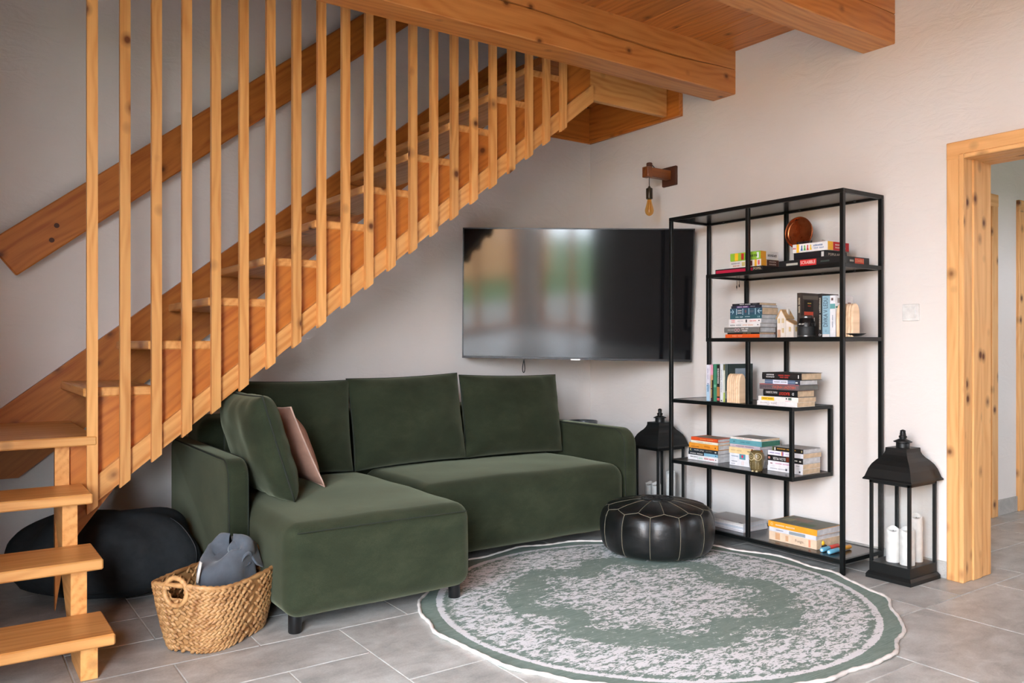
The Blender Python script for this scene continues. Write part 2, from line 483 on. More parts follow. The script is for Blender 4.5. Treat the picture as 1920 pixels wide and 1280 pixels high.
# upper shaft above the stairs
m = MB().box(SWX0 - .2, RW + .2, SWY0 - .16, SWY0 - .002, CEILZ + .03, TOPZ).box(SWX0 - .2, SWX0, SWY0 - .16, BW, CEILZ + .03, TOPZ)
struct('wall_upper', m, PLASTER, 'white plastered wall of the stairwell on the upper floor', 'wall')
struct('ceiling_upper', MB().box(SWX0 - .2, RW + .2, SWY0 - .2, BW + .2, TOPZ, TOPZ + .1), PLASTER, 'white ceiling high above the stairwell', 'ceiling')
# ceiling: wide boards laid on the beams
cl = MB().box(VX, RW + .2, FW - .2, SWY0 - .006, CEILZ + .024, CEILZ + .09).box(VX, SWX0, SWY0 - .006, BW, CEILZ + .024, CEILZ + .09)
CE = struct('ceiling', cl, CEIL, 'pine board ceiling resting on heavy timber beams', 'ceiling')
x = RW; k = 0
pm = {}
while x > VX + .1:
    wd = [.20, .165, .185, .21, .15][k % 5]; k += 1
    L = (SWY0 - .006) - FW if x > SWX0 else BW - FW
    key = (wd, x > SWX0)
    if key not in pm:
        pm[key] = MB().bbox(-L, 0, -wd + .0015, -.0015, 0, .025, .003).mesh('plank'); pm[key].materials.append(CEIL)
    yy = (SWY0 - .006) if x > SWX0 else BW
    # local x runs along the board (world y)
    o = link('plank', pm[key], None, CE, (x - wd, yy, CEILZ)); o.rotation_euler = (0, 0, R(90))
    x -= wd
struct('wall_added_gallery', MB().box(VX - .12, VX, FW, BW, CEILZ - .10, VZ), PLASTER, 'white plastered edge wall of the added, unseen gallery void', 'wall')  # edge of the unseen void added for high daylight
struct('ceiling_added_gallery', MB().box(LW - .2, VX, FW - .2, BW + .2, VZ, VZ + .1), PLASTER, 'white ceiling over the added, unseen gallery void', 'ceiling')
# beams with drying cracks
def beam(yc, label, cracks):
    w = .174; h0, h1 = 2.605, CEILZ
    n = 90; m = MB(); L = RW - VX
    rows = []
    rr = random.Random(int(yc * 100))
    off = rr.random() * 10
    for i in range(n + 1):
        t = i / n; x = -L / 2 + L * t
        zc = (h0 + h1) / 2 + .012 + .03 * mnoise.noise(Vector((x * 1.1 + off, 0, 0))) + .006 * mnoise.noise(Vector((x * 6 + off, 3, 0)))
        g = .0085 * max(.12, .7 + 1.2 * mnoise.noise(Vector((x * .8 + off, 9, 0)))) if cracks else .0005
        e = .004
        prof = [(-w / 2 + e, h0), (w / 2 - e, h0), (w / 2, h0 + e), (w / 2, h1), (-w / 2, h1), (-w / 2, zc + g), (-w / 2 + .03 * (g > .001) + .002, zc), (-w / 2, zc - g), (-w / 2, h0 + e)]
        rows.append([(x, p[0], p[1] - h0) for p in prof])
    q = len(rows[0]); vs = [p for r_ in rows for p in r_]
    fs = []
    for i in range(n):
        for k in range(q):
            k2 = (k + 1) % q; fs.append((i * q + k, (i + 1) * q + k, (i + 1) * q + k2, i * q + k2))
    fs.append(tuple(range(q))); fs.append(tuple(range((n + 1) * q - 1, n * q - 1, -1)))
    m.add(vs, fs)
    o = m.build('ceiling_beam', BEAM, None, ((VX + RW) / 2, yc, h0))
    tag(o, label, 'beam', 'heavy ceiling beams')
beam(3.324, 'squared timber ceiling beam with a long drying crack, beside the staircase slats', True)
beam(2.327, 'squared timber ceiling beam with fine cracks, ending above the black metal shelf', True)
for q, (yc, d) in enumerate([(1.33, 'first beam past the doorway'), (.333, 'second beam past the doorway'), (-.664, 'third beam past the doorway'), (-1.66, 'last beam before the window wall')]):
    beam(yc, 'squared timber ceiling beam, ' + d, False)
# baseboards
struct('baseboard_right', MB().bbox(RW - .009, RW + .001, 1.975, BW, 0, .08, .0015), TILE, 'low grey tile baseboard along the plastered wall', 'baseboard')
struct('baseboard_back', MB().bbox(LW, RW, BW - .009, BW + .001, 0, .08, .0015), TILE, 'low grey tile baseboard behind the sofa', 'baseboard')
# doorway lining
def vertical(name, mat, parent, x0, x1, y0, y1, z0, z1, b=.003):
    """board whose grain runs up"""
    o = MB().bbox(-(z1 - z0) / 2, (z1 - z0) / 2, -(y1 - y0) / 2, (y1 - y0) / 2, -(x1 - x0) / 2, (x1 - x0) / 2, b).build(name, mat, parent)
    o.rotation_euler = (0, R(-90), 0); o.location = ((x0 + x1) / 2, (y0 + y1) / 2, (z0 + z1) / 2); return o
def along_y(name, mat, parent, x0, x1, y0, y1, z0, z1, b=.003):
    o = MB().bbox(-(y1 - y0) / 2, (y1 - y0) / 2, -(x1 - x0) / 2, (x1 - x0) / 2, -(z1 - z0) / 2, (z1 - z0) / 2, b).build(name, mat, parent)
    o.rotation_euler = (0, 0, R(90)); o.location = ((x0 + x1) / 2, (y0 + y1) / 2, (z0 + z1) / 2); return o
def along_x(name, mat, parent, x0, x1, y0, y1, z0, z1, b=.003):
    return MB().bbox(-(x1 - x0) / 2, (x1 - x0) / 2, -(y1 - y0) / 2, (y1 - y0) / 2, -(z1 - z0) / 2, (z1 - z0) / 2, b).build(name, mat, parent, ((x0 + x1) / 2, (y0 + y1) / 2, (z0 + z1) / 2))
D1 = empty('door_1', (0, 0, 0)); tag(D1, 'knotty pine doorway lining beside the black lantern', 'doorway', kind='structure')
CW = .08; YL, YR = 1.895, 1.00; ZI = 1.968
for (ya, yb) in ((YL, YL + CW), (YR - CW, YR)):
    inner = yb < 1.5
    vertical('casing', CASE, D1, RW - .022, RW + .004, ya + (0 if not inner else 0), yb, 0, ZI + CW)
    yi = (YL, YL + .022) if not inner else (YR - .022, YR)
    vertical('casing_bead', CASE, D1, RW - .030, RW - .018, yi[0], yi[1], 0, ZI + .022, .005)
along_y('casing_head', CASE, D1, RW - .024, RW + .004, YR - CW, YL + CW, ZI + .001, ZI + CW + .002)
along_y('casing_bead', CASE, D1, RW - .031, RW - .018, YR, YL, ZI, ZI + .022, .005)
jx = [RW - .002, RW + .062, RW + .145, RW + .245]
for (ya, yb) in ((YL + .002, YL + .045), (YR - .045, YR - .002)):
    for a in range(3):
        vertical('jamb_board', CASE, D1, jx[a], jx[a + 1], ya - (.006 if (a == 1 and ya > 1.5) else 0), yb, 0, ZI + .01, .004)
for a in range(3):
    along_y('head_board', CASE, D1, jx[a], jx[a + 1], YR - .03, YL + .03, ZI + .002, ZI + .042, .004)
# hallway beyond the doorway
HY = 2.53
m = MB().box(RW + .21, 4.65, HY, HY + .12, 0, 2.6).box(4.65, 5.52, HY, HY + .12, 2.0, 2.6).box(5.52, 5.95, HY, HY + .12, 0, 2.6).box(5.95, 6.85, HY, HY + .12, 2.0, 2.6).box(6.85, 7.6, HY, HY + .12, 0, 2.6)
struct('wall_hall', m, PLASTER, 'white hallway wall beyond the doorway', 'wall')
struct('wall_hall_end', MB().box(7.4, 7.55, -.6, HY + .3, 0, 2.6), PLASTER, 'white wall at the far end of the hallway', 'wall')
struct('wall_hall_side', MB().box(RW + .21, 5.1, -.75, -.6, 0, 2.6).box(5.9, 7.5, -.75, -.6, 0, 2.6).box(5.1, 5.9, -.75, -.6, 0, 1.4).box(5.1, 5.9, -.75, -.6, 2.1, 2.6), PLASTER, 'white side wall of the hallway', 'wall')
struct('ceiling_hall', MB().box(RW + .21, 7.6, -.75, HY + .5, 2.6, 2.7), PLASTER, 'white hallway ceiling', 'ceiling')
struct('baseboard_hall', MB().bbox(5.60, 5.872, HY - .009, HY + .002, 0, .10, .0015), TILE, 'grey tile baseboard between two hallway door frames', 'baseboard')
def hall_door(name, xa, xb, label, leaf):
    d = empty(name, (0, 0, 0)); tag(d, label, 'doorway', kind='structure')
    for (a, b) in ((xa - .08, xa), (xb, xb + .08)):
        vertical('casing', CASE, d, a, b, HY - .02, HY + .003, 0, 2.07)
    along_x('casing_head', CASE, d, xa - .08, xb + .08, HY - .022, HY + .003, 1.99, 2.07)
    for (a, b) in ((xa - .012, xa + .03), (xb - .03, xb + .012)):
        vertical('jamb_board', CASE, d, a, b, HY - .002, HY + .125, 0, 1.992)
    along_x('head_board', CASE, d, xa, xb, HY - .002, HY + .125, 1.965, 1.992)
    if leaf == 'dark':
        MB().bbox(xa - .3, xb + .3, HY + 1.2, HY + 1.25, 0, 2.1).build('dark_room_wall', plain('dark_grey_cladding', (70, 72, 74), .7), d)
        MB().box(xa - .3, xa - .25, HY + .13, HY + 1.2, 0, 2.1).box(xb + .25, xb + .3, HY + .13, HY + 1.2, 0, 2.1).box(xa - .3, xb + .3, HY + .13, HY + 1.2, 2.1, 2.15).box(xa - .3, xb + .3, HY + .13, HY + 1.2, -.02, -.001).build('dark_room_shell', plain('dark_grey_cladding', (70, 72, 74), .7), d)
    else:
        vertical('door_leaf', CASE, d, xa + .03, xb - .03, HY + .05, HY + .09, .01, 1.962)
        MB().cyl((xb - .11, HY + .05, 1.0), (xb - .11, HY - .01, 1.0), .009).cyl((xb - .11, HY - .01, 1.0), (xb - .22, HY - .01, 1.0), .009).build('door_handle', plain('brushed_steel', (150, 148, 144), .3, 1.0), d)
hall_door('door_2', 4.68, 5.50, 'pine door with pine frame on the hallway wall', 'leaf')
hall_door('door_3', 5.952, 6.83, 'pine door frame opening onto a dark grey room off the hallway', 'dark')
# windows of the living room (behind the camera, mirrored in the television)
def window(name, horiz, a0, a1, z0, z1, posts, label):
    w = empty(name, (0, 0, 0)); tag(w, label, 'window', kind='structure')
    def bar(nm, u0, u1, v0, v1, dpt=.09):
        if horiz == 'y': 
            (vertical if (v1 - v0) > (u1 - u0) else along_y)(nm, PINE_D, w, LW - .15, LW - .15 + dpt, u0, u1, v0, v1)
        else:
            (vertical if (v1 - v0) > (u1 - u0) else along_x)(nm, PINE_D, w, u0, u1, FW - .15, FW - .15 + dpt, v0, v1)
    f = .07
    bar('frame', a0, a0 + f, z0, z1); bar('frame', a1 - f, a1, z0, z1)
    bar('frame', a0 + f, a1 - f, z0, z0 + f); bar('frame', a0 + f, a1 - f, z1 - f, z1)
    edges = [a0 + f] + posts + [a1 - f]
    bar('transom', a0 + f, a1 - f, 2.28, 2.36)
    for p in posts: bar('mullion', p - .035, p + .035, z0 + f, z1 - f)
    for i in range(len(edges) - 1):
        u0 = edges[i] + (.035 if i else 0); u1 = edges[i + 1] - (.035 if i < len(edges) - 2 else 0)
        if horiz == 'y': MB().add([(LW - .11, u0, z0 + f), (LW - .11, u1, z0 + f), (LW - .11, u1, z1 - f), (LW - .11, u0, z1 - f)], [(0, 1, 2, 3)]).build('pane', PANE, w)
        else: MB().add([(u0, FW - .11, z0 + f), (u1, FW - .11, z0 + f), (u1, FW - .11, z1 - f), (u0, FW - .11, z1 - f)], [(0, 1, 2, 3)]).build('pane', PANE, w)
window('window_1', 'y', *WIN_L, [-1.2, -.3], 'wide terrace window with wooden frame in the left wall')
window('window_2', 'x', *WIN_F, [-2.2], 'tall wooden framed window opposite the staircase')
w3 = empty('window_hall_added', (0, 0, 0)); tag(w3, 'unseen small wooden framed window added to light the hallway', 'window', kind='structure')  # unseen window, added to brighten the hallway
for (a, b_, c, d) in ((5.1, 5.16, 1.4, 2.1), (5.84, 5.9, 1.4, 2.1)): vertical('frame', PINE_D, w3, a, b_, -.72, -.64, c, d)
for (c, d) in ((1.4, 1.46), (2.04, 2.1)): along_x('frame', PINE_D, w3, 5.16, 5.84, -.72, -.64, c, d)
MB().add([(5.16, -.68, 1.46), (5.84, -.68, 1.46), (5.84, -.68, 2.04), (5.16, -.68, 2.04)], [(0, 1, 2, 3)]).build('pane', PANE, w3)
# tall dark kitchen cupboards along the wall behind the camera (seen only as dark shapes in the television)
CAB = wood('dark_oak', (70, 50, 36), (44, 30, 22), knots=False, rough=.6)
for i in range(6):
    xa = -1.25 + i * .72
    kc = empty('tall_cupboard', (xa, FW, 0)); tag(kc, ['tall dark oak kitchen cupboard beside the tall window', 'second tall dark oak cupboard from the tall window', 'third tall dark oak cupboard from the tall window', 'fourth tall dark oak cupboard from the tall window', 'fifth tall dark oak cupboard from the tall window', 'last tall dark oak cupboard before the doorway wall'][i], 'cupboard', 'tall kitchen cupboards opposite the staircase')
    MB().bbox(.002, .718, .005, .56, .08, 2.45, .003).build('body', CAB, kc)
    MB().box(.02, .70, .02, .50, 0, .08).build('plinth', CAB, kc)
    for (z0, z1) in ((.09, 1.30), (1.31, 2.44)):
        d_ = vertical('cupboard_door', CAB, kc, .006, .714, .562, .582, z0, z1)
        h_ = MB().bbox(-.10, .10, -.008, .008, -.012, .012, .004).build('handle', BLACKM, d_)
        h_.location = (.35 if z0 < 1 else -.35, .022, -.28)
# outside
struct('terrace', MB().box(LW - 4.0, LW - .21, FW - 6, BW, -.16, -.06).box(LW - .21, RW, FW - 4.0, FW - .21, -.16, -.06), plain('terrace_stone', (128, 122, 114), .8), 'pale stone terrace outside the windows', 'terrace')
struct('lawn', MB().box(-60, LW - 4.0, -60, 30, -.22, -.12).box(LW - 4.0, 40, -60, FW - 4.0, -.22, -.121), plain('lawn_green', (70, 98, 48), .95, var=.2), 'green lawn beyond the terrace', 'lawn')

struct('facade_opposite', MB().box(LW - 10.4, LW - 10.0, -14, -1.0, -.1, 2.6), plain('larch_facade', (206, 150, 104), .8), 'larch clad outbuilding across the terrace', 'building')
# ================================================================== STAIRCASE
RISE, GO = .194, .2475
Z1 = .152
def tz(k): return Z1 + RISE * (k - 1)
def txx(k): return .492 + (k - 5) * GO
ST = empty('staircase', (.45, 3.75, 0)); tag(ST, 'open pine staircase rising along the back wall behind tall vertical slats', 'staircase')
SO = Vector((.45, 3.75, 0))
def sp(o):
    o.location = Vector(o.location) - SO; return o
def tread_x(x0, x1, y0, y1, z):      # long side along y
    sp(along_y('tread', PINE, ST, x0, x1, y0, y1, z - .038, z, .005))
for k in (1, 2, 3):
    yn = 2.956 + (k - 1) * .2433
    sp(along_x('tread', PINE, ST, -.46, .474, yn, yn + .285, tz(k) - .038, tz(k), .005))
sp(along_x('landing_tread', PINE, ST, -.46, .522, 3.686, 4.545, tz(4) - .038, tz(4), .005))
for k in range(5, 15):
    tread_x(txx(k) - .012, txx(k) + GO + .018, 3.742, 4.52, tz(k))
def low(X): return .527 + .784 * (X - .610)
sl = math.atan(.784)
def slanted(name, mat, poly, y0, y1, origin):
    """board in the x-z plane whose grain follows the flight"""
    ca, sa = math.cos(sl), math.sin(sl); pts = []
    for (x, z) in poly:
        dx, dz = x - origin[0], z - origin[1]
        pts.append((dx * ca + dz * sa, -dx * sa + dz * ca))
    o = MB().prism(pts, -(y1 - y0) / 2, (y1 - y0) / 2, 'y').build(name, mat, ST)
    o.rotation_euler = (0, -sl, 0); o.location = (origin[0], (y0 + y1) / 2, origin[1]); return sp(o)
# sawtooth string on the room side
up = [(.379, tz(4) - .038)]
xs = txx(5) + .022
up.append((xs, tz(4) - .038))
for k in range(5, 15):
    up.append((txx(k) + .022, tz(k) - .038)); up.append((txx(k + 1) + .022, tz(k) - .038))
up += [(txx(15) + .022, 2.82), (3.197, 2.82)]
lo = [(3.197, low(3.197)), (.615, low(.615)), (.462, .331), (.400, .17), (.379, .03)]
slanted('stringer', PINE_D, up + lo, 3.747, 3.792, (1.8, 1.5))
# wall string
def wt(X): return 1.08 + .784 * (X - .587)
def wb(X): return .473 + .784 * (X - .304)
slanted('stringer', PINE_D, [(-.46, .79), (.217, .79), (2.90, wt(2.90)), (3.197, wt(3.197)), (3.197, 2.585), (2.999, 2.585), (.304, .473), (-.46, .473)], 4.520, 4.563, (1.8, 1.7))
# lower flight: sawtooth strings
def lower_string(xa, xb):
    g = .2433; p = [(3.0, .001)]
    for k in (1, 2, 3):
        p.append((3.0 + (k - 1) * g, tz(k) - .038)); p.append((3.0 + k * g, tz(k) - .038))
    p += [(3.73, tz(4) - .04), (3.745, tz(4) - .04), (3.745, .42), (3.22, .001)]
    o = MB().prism([(a - 3.4, b - .3) for a, b in p], -(xb - xa) / 2, (xb - xa) / 2, 'x')
    o.xf(Matrix.Rotation(R(-90), 4, 'Z'))
    q = o.build('stringer', PINE, ST, ((xa + xb) / 2, 3.4, .3), (0, 0, R(90))); sp(q)
lower_string(.376, .427); lower_string(-.40, -.35)
# batten that carries the slats
slanted('bottom_rail', PINE, [(.50, low(.50)), (3.197, low(3.197)), (3.197, low(3.197) + .107), (.50, low(.50) + .107)], 3.717, 3.746, (1.8, 1.5))
# vertical slats
for i in range(21):
    xr = .526 + .1224 * i; xl = xr - .040; zt = 3.30
    b0, b1 = low(xl) - .014, low(xr) - .014
    L = zt - b0
    m = MB().prism([(0, 0), (b1 - b0, .040), (L, .040), (L, 0)], 0, .026, 'z')
    # local x = up, local y = +x world, local z = -y.. built explicitly
    o = m.build('slat', PINE, ST)
    Mx = Matrix(((0, 1, 0, xl), (0, 0, 1, 3.690), (1, 0, 0, b0), (0, 0, 0, 1)))
    o.matrix_local = Matrix.Translation(-SO) @ Mx
# handrail board on the back wall
def hb(X): return 1.431 + .794 * (X - .294)
HRo = empty('handrail', (.294, 4.54, 1.43)); tag(HRo, 'wide knotty pine handrail board fixed to the back wall above the stairs', 'handrail')
ang = math.atan(.794); Lh = 3.6; hw = .19
m = MB().bbox(0, Lh, -.02, .02, 0, hw, .006)
m.build('rail_board', PINE_D, HRo, (0, -.035, 0), (0, -ang, 0))
for q in (.35, 1.75, 3.1):
    MB().cyl((q, -.018, hw / 2), (q, .03, hw / 2), .02, None, 12).build('wall_spacer', PINE_D, HRo, (0, 0, 0), (0, -ang, 0))
for (q, zz) in ((.285, .092), (.224, .049)):
    MB().cyl((q, -.0565, zz), (q, -.050, zz), .012, None, 12).build('screw_plug', plain('dark_plug', (84, 44, 22), .6), HRo, (0, 0, 0), (0, -ang, 0))
# landing at the head of the stairs
LD = empty('stair_landing', (3.5, 3.755, 2.57)); tag(LD, 'boxed pine landing at the head of the stairs in the room corner', 'landing')
LO = Vector((3.5, 3.755, 2.57))
def lp(o): o.location = Vector(o.location) - LO; return o
lp(along_x('fascia_board', PINE, LD, 3.199, RW - .045, 3.755, 3.795, 2.583, 2.83))
lp(along_x('wall_board', PINE_D, LD, 3.2, RW - .0365, BW - .034, BW - .001, 2.576, 2.82))
lp(along_x('wall_trim', PINE_D, LD, 3.2, RW - .045, BW - .047, BW - .035, 2.560, 2.585))
lp(along_y('wall_board', PINE_D, LD, RW - .036, RW - .001, 3.657, BW - .002, 2.570, 2.86))
lp(along_y('wall_trim', PINE_D, LD, RW - .048, RW - .037, 3.80, BW - .05, 2.560, 2.585))
for a in range(4):
    ya, yb = 3.797 + a * .1795, 3.797 + (a + 1) * .1795 - .002
    lp(along_x('floor_board', PINE_D, LD, 3.0, RW - .037, ya, yb, 2.822, 2.868, .003))
# ================================================================== SOFA
SF = empty('corner_sofa', (2.1, 3.7, 0)); tag(SF, 'dark green velvet corner sofa with a chaise, under the stairs', 'sofa')
SFo = Vector((2.1, 3.7, 0))
def fp(o): o.location = Vector(o.location) - SFo; return o
SB = .062
fp(softbox(1.065, 1.885, 2.985, 4.16, SB, .418, .062, (.012, .022, .006, 0), 12, .006, 3).build('chaise_seat', VELVET, SF))
fp(softbox(1.890, 3.195, 3.425, 4.16, SB, .425, .075, (.012, .020, 0, 0), 14, .006, 8).build('seat', VELVET, SF))
fp(softbox(1.05, 3.22, 4.165, 4.48, SB, .74, .07, (0, .004, 0, 0), 12, .004, 5).build('backrest', VELVET, SF))
def arm(x0, x1, y0, y1, z1, r):
    # slab with a well rounded upper front corner
    poly = [(y1, SB), (y0, SB)]
    for k in range(9):
        a = math.pi - (math.pi / 2) * k / 8
        poly.append((y0 + r + r * math.cos(a), z1 - r + r * math.sin(a)))
    poly += [(y1 - .04, z1 + .004), (y1, z1 - .03)]
    bm = bmesh.new()
    vs0 = [bm.verts.new((x0, p[0], p[1])) for p in poly]; vs1 = [bm.verts.new((x1, p[0], p[1])) for p in poly]
    n = len(poly)
    f0 = bm.faces.new(vs0); f1 = bm.faces.new(list(reversed(vs1)))
    for i in range(n): bm.faces.new((vs0[i], vs1[i], vs1[(i + 1) % n], vs0[(i + 1) % n]))
    bmesh.ops.recalc_face_normals(bm, faces=bm.faces)
    ed = [e for e in bm.edges if (e.verts[0].co.x == e.verts[1].co.x)]
    bmesh.ops.bevel(bm, geom=ed, offset=.022, segments=4, profile=.5, affect='EDGES')
    m = MB(); m.bm(bm, True); o = m.build('armrest', VELVET, SF); fp(o)
    for xx in (x0 + .004, x1 - .004):
        pts = [(xx, p[0] + (.012 if i else 0), p[1] - .006) for i, p in enumerate(poly[1:-1])]
        fp(MB().tube(pts, .0035, 6).build('piping', PIPING, SF))
arm(.975, 1.062, 3.43, 4.47, .625, .085)
arm(3.200, 3.290, 3.44, 4.47, .625, .10)
# seams
fp(MB().tube([(1.10 + .75 * t, 2.978 - .010 * math.sin(math.pi * t), .393 + .004 * math.sin(math.pi * t)) for t in [i / 20 for i in range(21)]], .0022, 5).build('seam', PIPING, SF))
for (lx, ly) in ((1.116, 3.047), (1.835, 3.06), (1.13, 4.3), (1.95, 3.50), (3.13, 3.52), (3.13, 4.3)):
    fp(MB().lathe([(.024, 0.0001), (.026, .004), (.026, SB + .02)], 20, True, (lx, ly)).build('leg', PLASTIC, SF))
# loose cushions
def cushion(name, w, h, t, loc, rot, mat, label, group, seed, pin=.035, p=2.8, q=.52, wr=.006, pm=None):
    c = empty(name, loc, rot=rot, label=label, cat='cushion', group=group)
    pillow(w, h, t, p, q, 28, pin, wr, seed).build('cover', mat, c)
    pillow_seam(w, h, pin).build('piping', pm or PIPING, c)
    return c
G = 'green cushions of the sofa'
cushion('back_cushion', .670, .48, .21, (1.452, 4.045, .684), (R(-9), R(1), 0), VELVET, 'green velvet back cushion at the dark end of the sofa, behind the pink cushion', G, 1)
cushion('back_cushion', .690, .49, .22, (2.130, 4.045, .690), (R(-10), R(-1.5), 0), VELVET, 'green velvet back cushion in the middle of the sofa back, below the stair slats', G, 4)
cushion('back_cushion', .712, .48, .22, (2.835, 4.045, .686), (R(-10), R(1), 0), VELVET, 'green velvet back cushion below the television, next to the right armrest', G, 9)
cushion('sofa_cushion', .57, .47, .17, (1.165, 3.655, .664), (R(-17), 0, R(90)), VELVET, 'large green velvet cushion leaning against the left armrest on the chaise', G, 15, .03, 4.0, .42)
PINK = plain('dusty_pink_cotton', (186, 142, 122), .9, 0, .3)
cushion('scatter_cushion', .37, .41, .14, (1.36, 3.765, .637), (R(-24), 0, R(94)), PINK, 'small dusty pink cushion leaning on the large green cushion', 'scatter cushions', 21, .07, 2.2, .8, .004, plain('pale_pink_edge', (214, 178, 160), .9))

# ================================================================== RUG
def rug_mat():
    t = NT('vintage_rug')
    sx = t.n('ShaderNodeSeparateXYZ'); t.l(t.coord(), sx.inputs[0]); x, y = sx.outputs[0], sx.outputs[1]
    r = t.math('SQRT', t.math('ADD', t.math('MULTIPLY', x, x), t.math('MULTIPLY', y, y)))
    th = t.math('ARCTAN2', y, x)
    c8 = t.math('COSINE', t.math('MULTIPLY', th, 8.0)); c4 = t.math('COSINE', t.math('MULTIPLY', th, 4.0))
    inner = t.math('LESS_THAN', r, .63)
    rs = t.math('MULTIPLY', r, t.math('ADD', 1.0, t.math('MULTIPLY', inner, t.math('ADD', t.math('MULTIPLY', c8, .12), t.math('MULTIPLY', c4, .07)))))
    n1 = t.noise(t.coord((.8, 1.7, 1)), 23, 8, .78, .6); n2 = t.noise(t.coord((1, 2.2, 1)), 75, 2, .5)
    nn = t.math('ADD', t.math('MULTIPLY', n1, .72), t.math('MULTIPLY', n2, .28))
    def g(v): return (v, v, v)
    thr = t.ramp(rs, [(0, g(.47)), (.16, g(.50)), (.30, g(.485)), (.42, g(.52)), (.46, g(.585)), (.56, g(.61)), (.62, g(.565)), (.66, g(.50)),
                      (.74, g(.488)), (.86, g(.478)), (.896, g(.56)), (.912, g(.42)), (.930, g(.42)), (.940, g(.80)), (1.0, g(.80))])
    w = t.math('MULTIPLY', t.math('SUBTRACT', nn, thr), 26.0); w = t.math('ADD', w, .5, clamp=True)
    def line(v, c, hw): 
        d = t.math('ABSOLUTE', t.math('SUBTRACT', v, c)); return t.math('MULTIPLY', t.math('LESS_THAN', d, hw), t.math('GREATER_THAN', n1, .51))
    ln = t.math('MAXIMUM', line(rs, .44, .006), t.math('MAXIMUM', line(rs, .27, .005), t.math('MAXIMUM', line(r, .645, .005), line(rs, .12, .004))))
    w = t.math('MAXIMUM', w, t.math('MULTIPLY', ln, .9))
    weave = t.noise(t.coord((4, 160, 4)), 2.0, 3, .6)
    gcol = t.ramp(t.math('ADD', t.math('MULTIPLY', weave, .6), t.math('MULTIPLY', n1, .4)), [(.35, s2l((110, 127, 118))), (.65, s2l((148, 162, 153)))])
    t.col(t.mix(w, gcol, s2l((230, 228, 230)))); t.rough(.95); t.b.inputs['Specular IOR Level'].default_value = .1
    rib = t.math('SINE', t.math('MULTIPLY', y, 1300.0)); t.bump(t.math('ADD', t.math('MULTIPLY', rib, .3), t.math('MULTIPLY', w, .5)), .25, .003)
    return t.m
RC = (2.547, 2.584); RR = 1.0
def redge(a): return RR * (1 + .006 * math.sin(9 * a + 1) + .009 * math.sin(17 * a) + .004 * math.sin(29 * a + 2))
def rugz(a, f): return .007 + .004 * max(0, math.sin(17 * a)) * max(0, f - .9) * 10
RUG = empty('round_rug', (RC[0], RC[1], 0.0)); tag(RUG, 'round faded green and white patterned rug with white corded edge', 'rug')
m = MB(); nA = 160; fr = [.0001, .2, .4, .6, .8, .9, .95, 1.0]
m.grid(lambda u, v: (redge(2 * math.pi * u) * fr[round(v * 7)] * math.cos(2 * math.pi * u), redge(2 * math.pi * u) * fr[round(v * 7)] * math.sin(2 * math.pi * u), rugz(2 * math.pi * u, fr[round(v * 7)])), nA, 8, True, True, True)
m.grid(lambda u, v: (redge(2 * math.pi * u) * math.cos(2 * math.pi * u), redge(2 * math.pi * u) * math.sin(2 * math.pi * u), rugz(2 * math.pi * u, 1.0) * (1 - v) + .0005), nA, 2, True, True, True)
rb = m.build('pile', rug_mat(), RUG)
MB().tube([(redge(2 * math.pi * k / 320) * math.cos(2 * math.pi * k / 320), redge(2 * math.pi * k / 320) * math.sin(2 * math.pi * k / 320), rugz(2 * math.pi * k / 320, 1.0)) for k in range(320)], [.0075 + .0015 * math.sin(k * 1.9) for k in range(320)], 8, True, False, True).build('corded_edge', plain('white_cord', (226, 218, 212), .95), RUG)

# ================================================================== POUF
PF = empty('leather_pouf', (3.114, 3.106, .009)); tag(PF, 'round black leather pouf with pale stitched seams, on the rug', 'pouf')
NP = 12; PR = .292; PH = .285
def prof(s):
    """s 0 bottom centre .. 1 top centre -> (r, z)"""
    if s < .15: t = s / .15; return (PR * .80 * t, .004 + .010 * t * t)
    if s < .62:
        t = (s - .15) / .47; a = -math.pi / 2 + math.pi * t * .92
        return (PR * (.80 + .20 * math.cos(a) ** .7 if math.cos(a) > 0 else .80), .014 + (PH - .05) * (.5 + .5 * math.sin(a)))
    t = (s - .62) / .38; r0, z0 = prof(.6199)
    return (r0 * (1 - t), z0 + (PH - z0) * math.sin(t * math.pi / 2) ** .8)
def ppt(th, s, bul=0.0):
    r, z = prof(s); return Vector(((r + bul) * math.cos(th), (r + bul) * math.sin(th), z + bul * .35))
TH0 = R(8)
def stop(fr_):   # seam height between side and top panels, fr_ 0..1 across one side panel (peak in the middle)
    return .575 + .055 * (1 - abs(2 * fr_ - 1))
for i in range(NP):
    a0 = TH0 + 2 * math.pi * i / NP; a1 = TH0 + 2 * math.pi * (i + 1) / NP
    def side(u, v):
        s0, s1 = .13, stop(u); s = s0 + (s1 - s0) * v
        b = .010 * (1 - (2 * u - 1) ** 4) * (1 - (2 * v - 1) ** 6) + .0025 * mnoise.noise(Vector((u * 2 + i * 5, v * 7, 0)))
        return ppt(a0 + (a1 - a0) * u, s, b)
    MB().grid(side, 9, 13).build('side_panel', LEATHER, PF)
    def topp(u, v):   # centred on seam angle a0, from -half to +half
        th = a0 + (u - .5) * 2 * math.pi / NP
        s0 = stop(.5 - abs(u - .5) if False else abs(u - .5)); s0 = .575 + .055 * (abs(u - .5) * 2)
        s = s0 + (.885 - s0) * v
        b = .007 * (1 - (2 * u - 1) ** 4) * (1 - (2 * v - 1) ** 6)
        return ppt(th, s, b)
    MB().grid(topp, 9, 9).build('top_panel', LEATHER, PF)
MB().grid(lambda u, v: ppt(2 * math.pi * u, .88 + .1199 * v, .003), 36, 5, True).build('top_medallion', LEATHER, PF)
MB().grid(lambda u, v: ppt(2 * math.pi * u, .135 - .134 * v, 0), 36, 4, True).build('base', LEATHER, PF)
sm = MB()
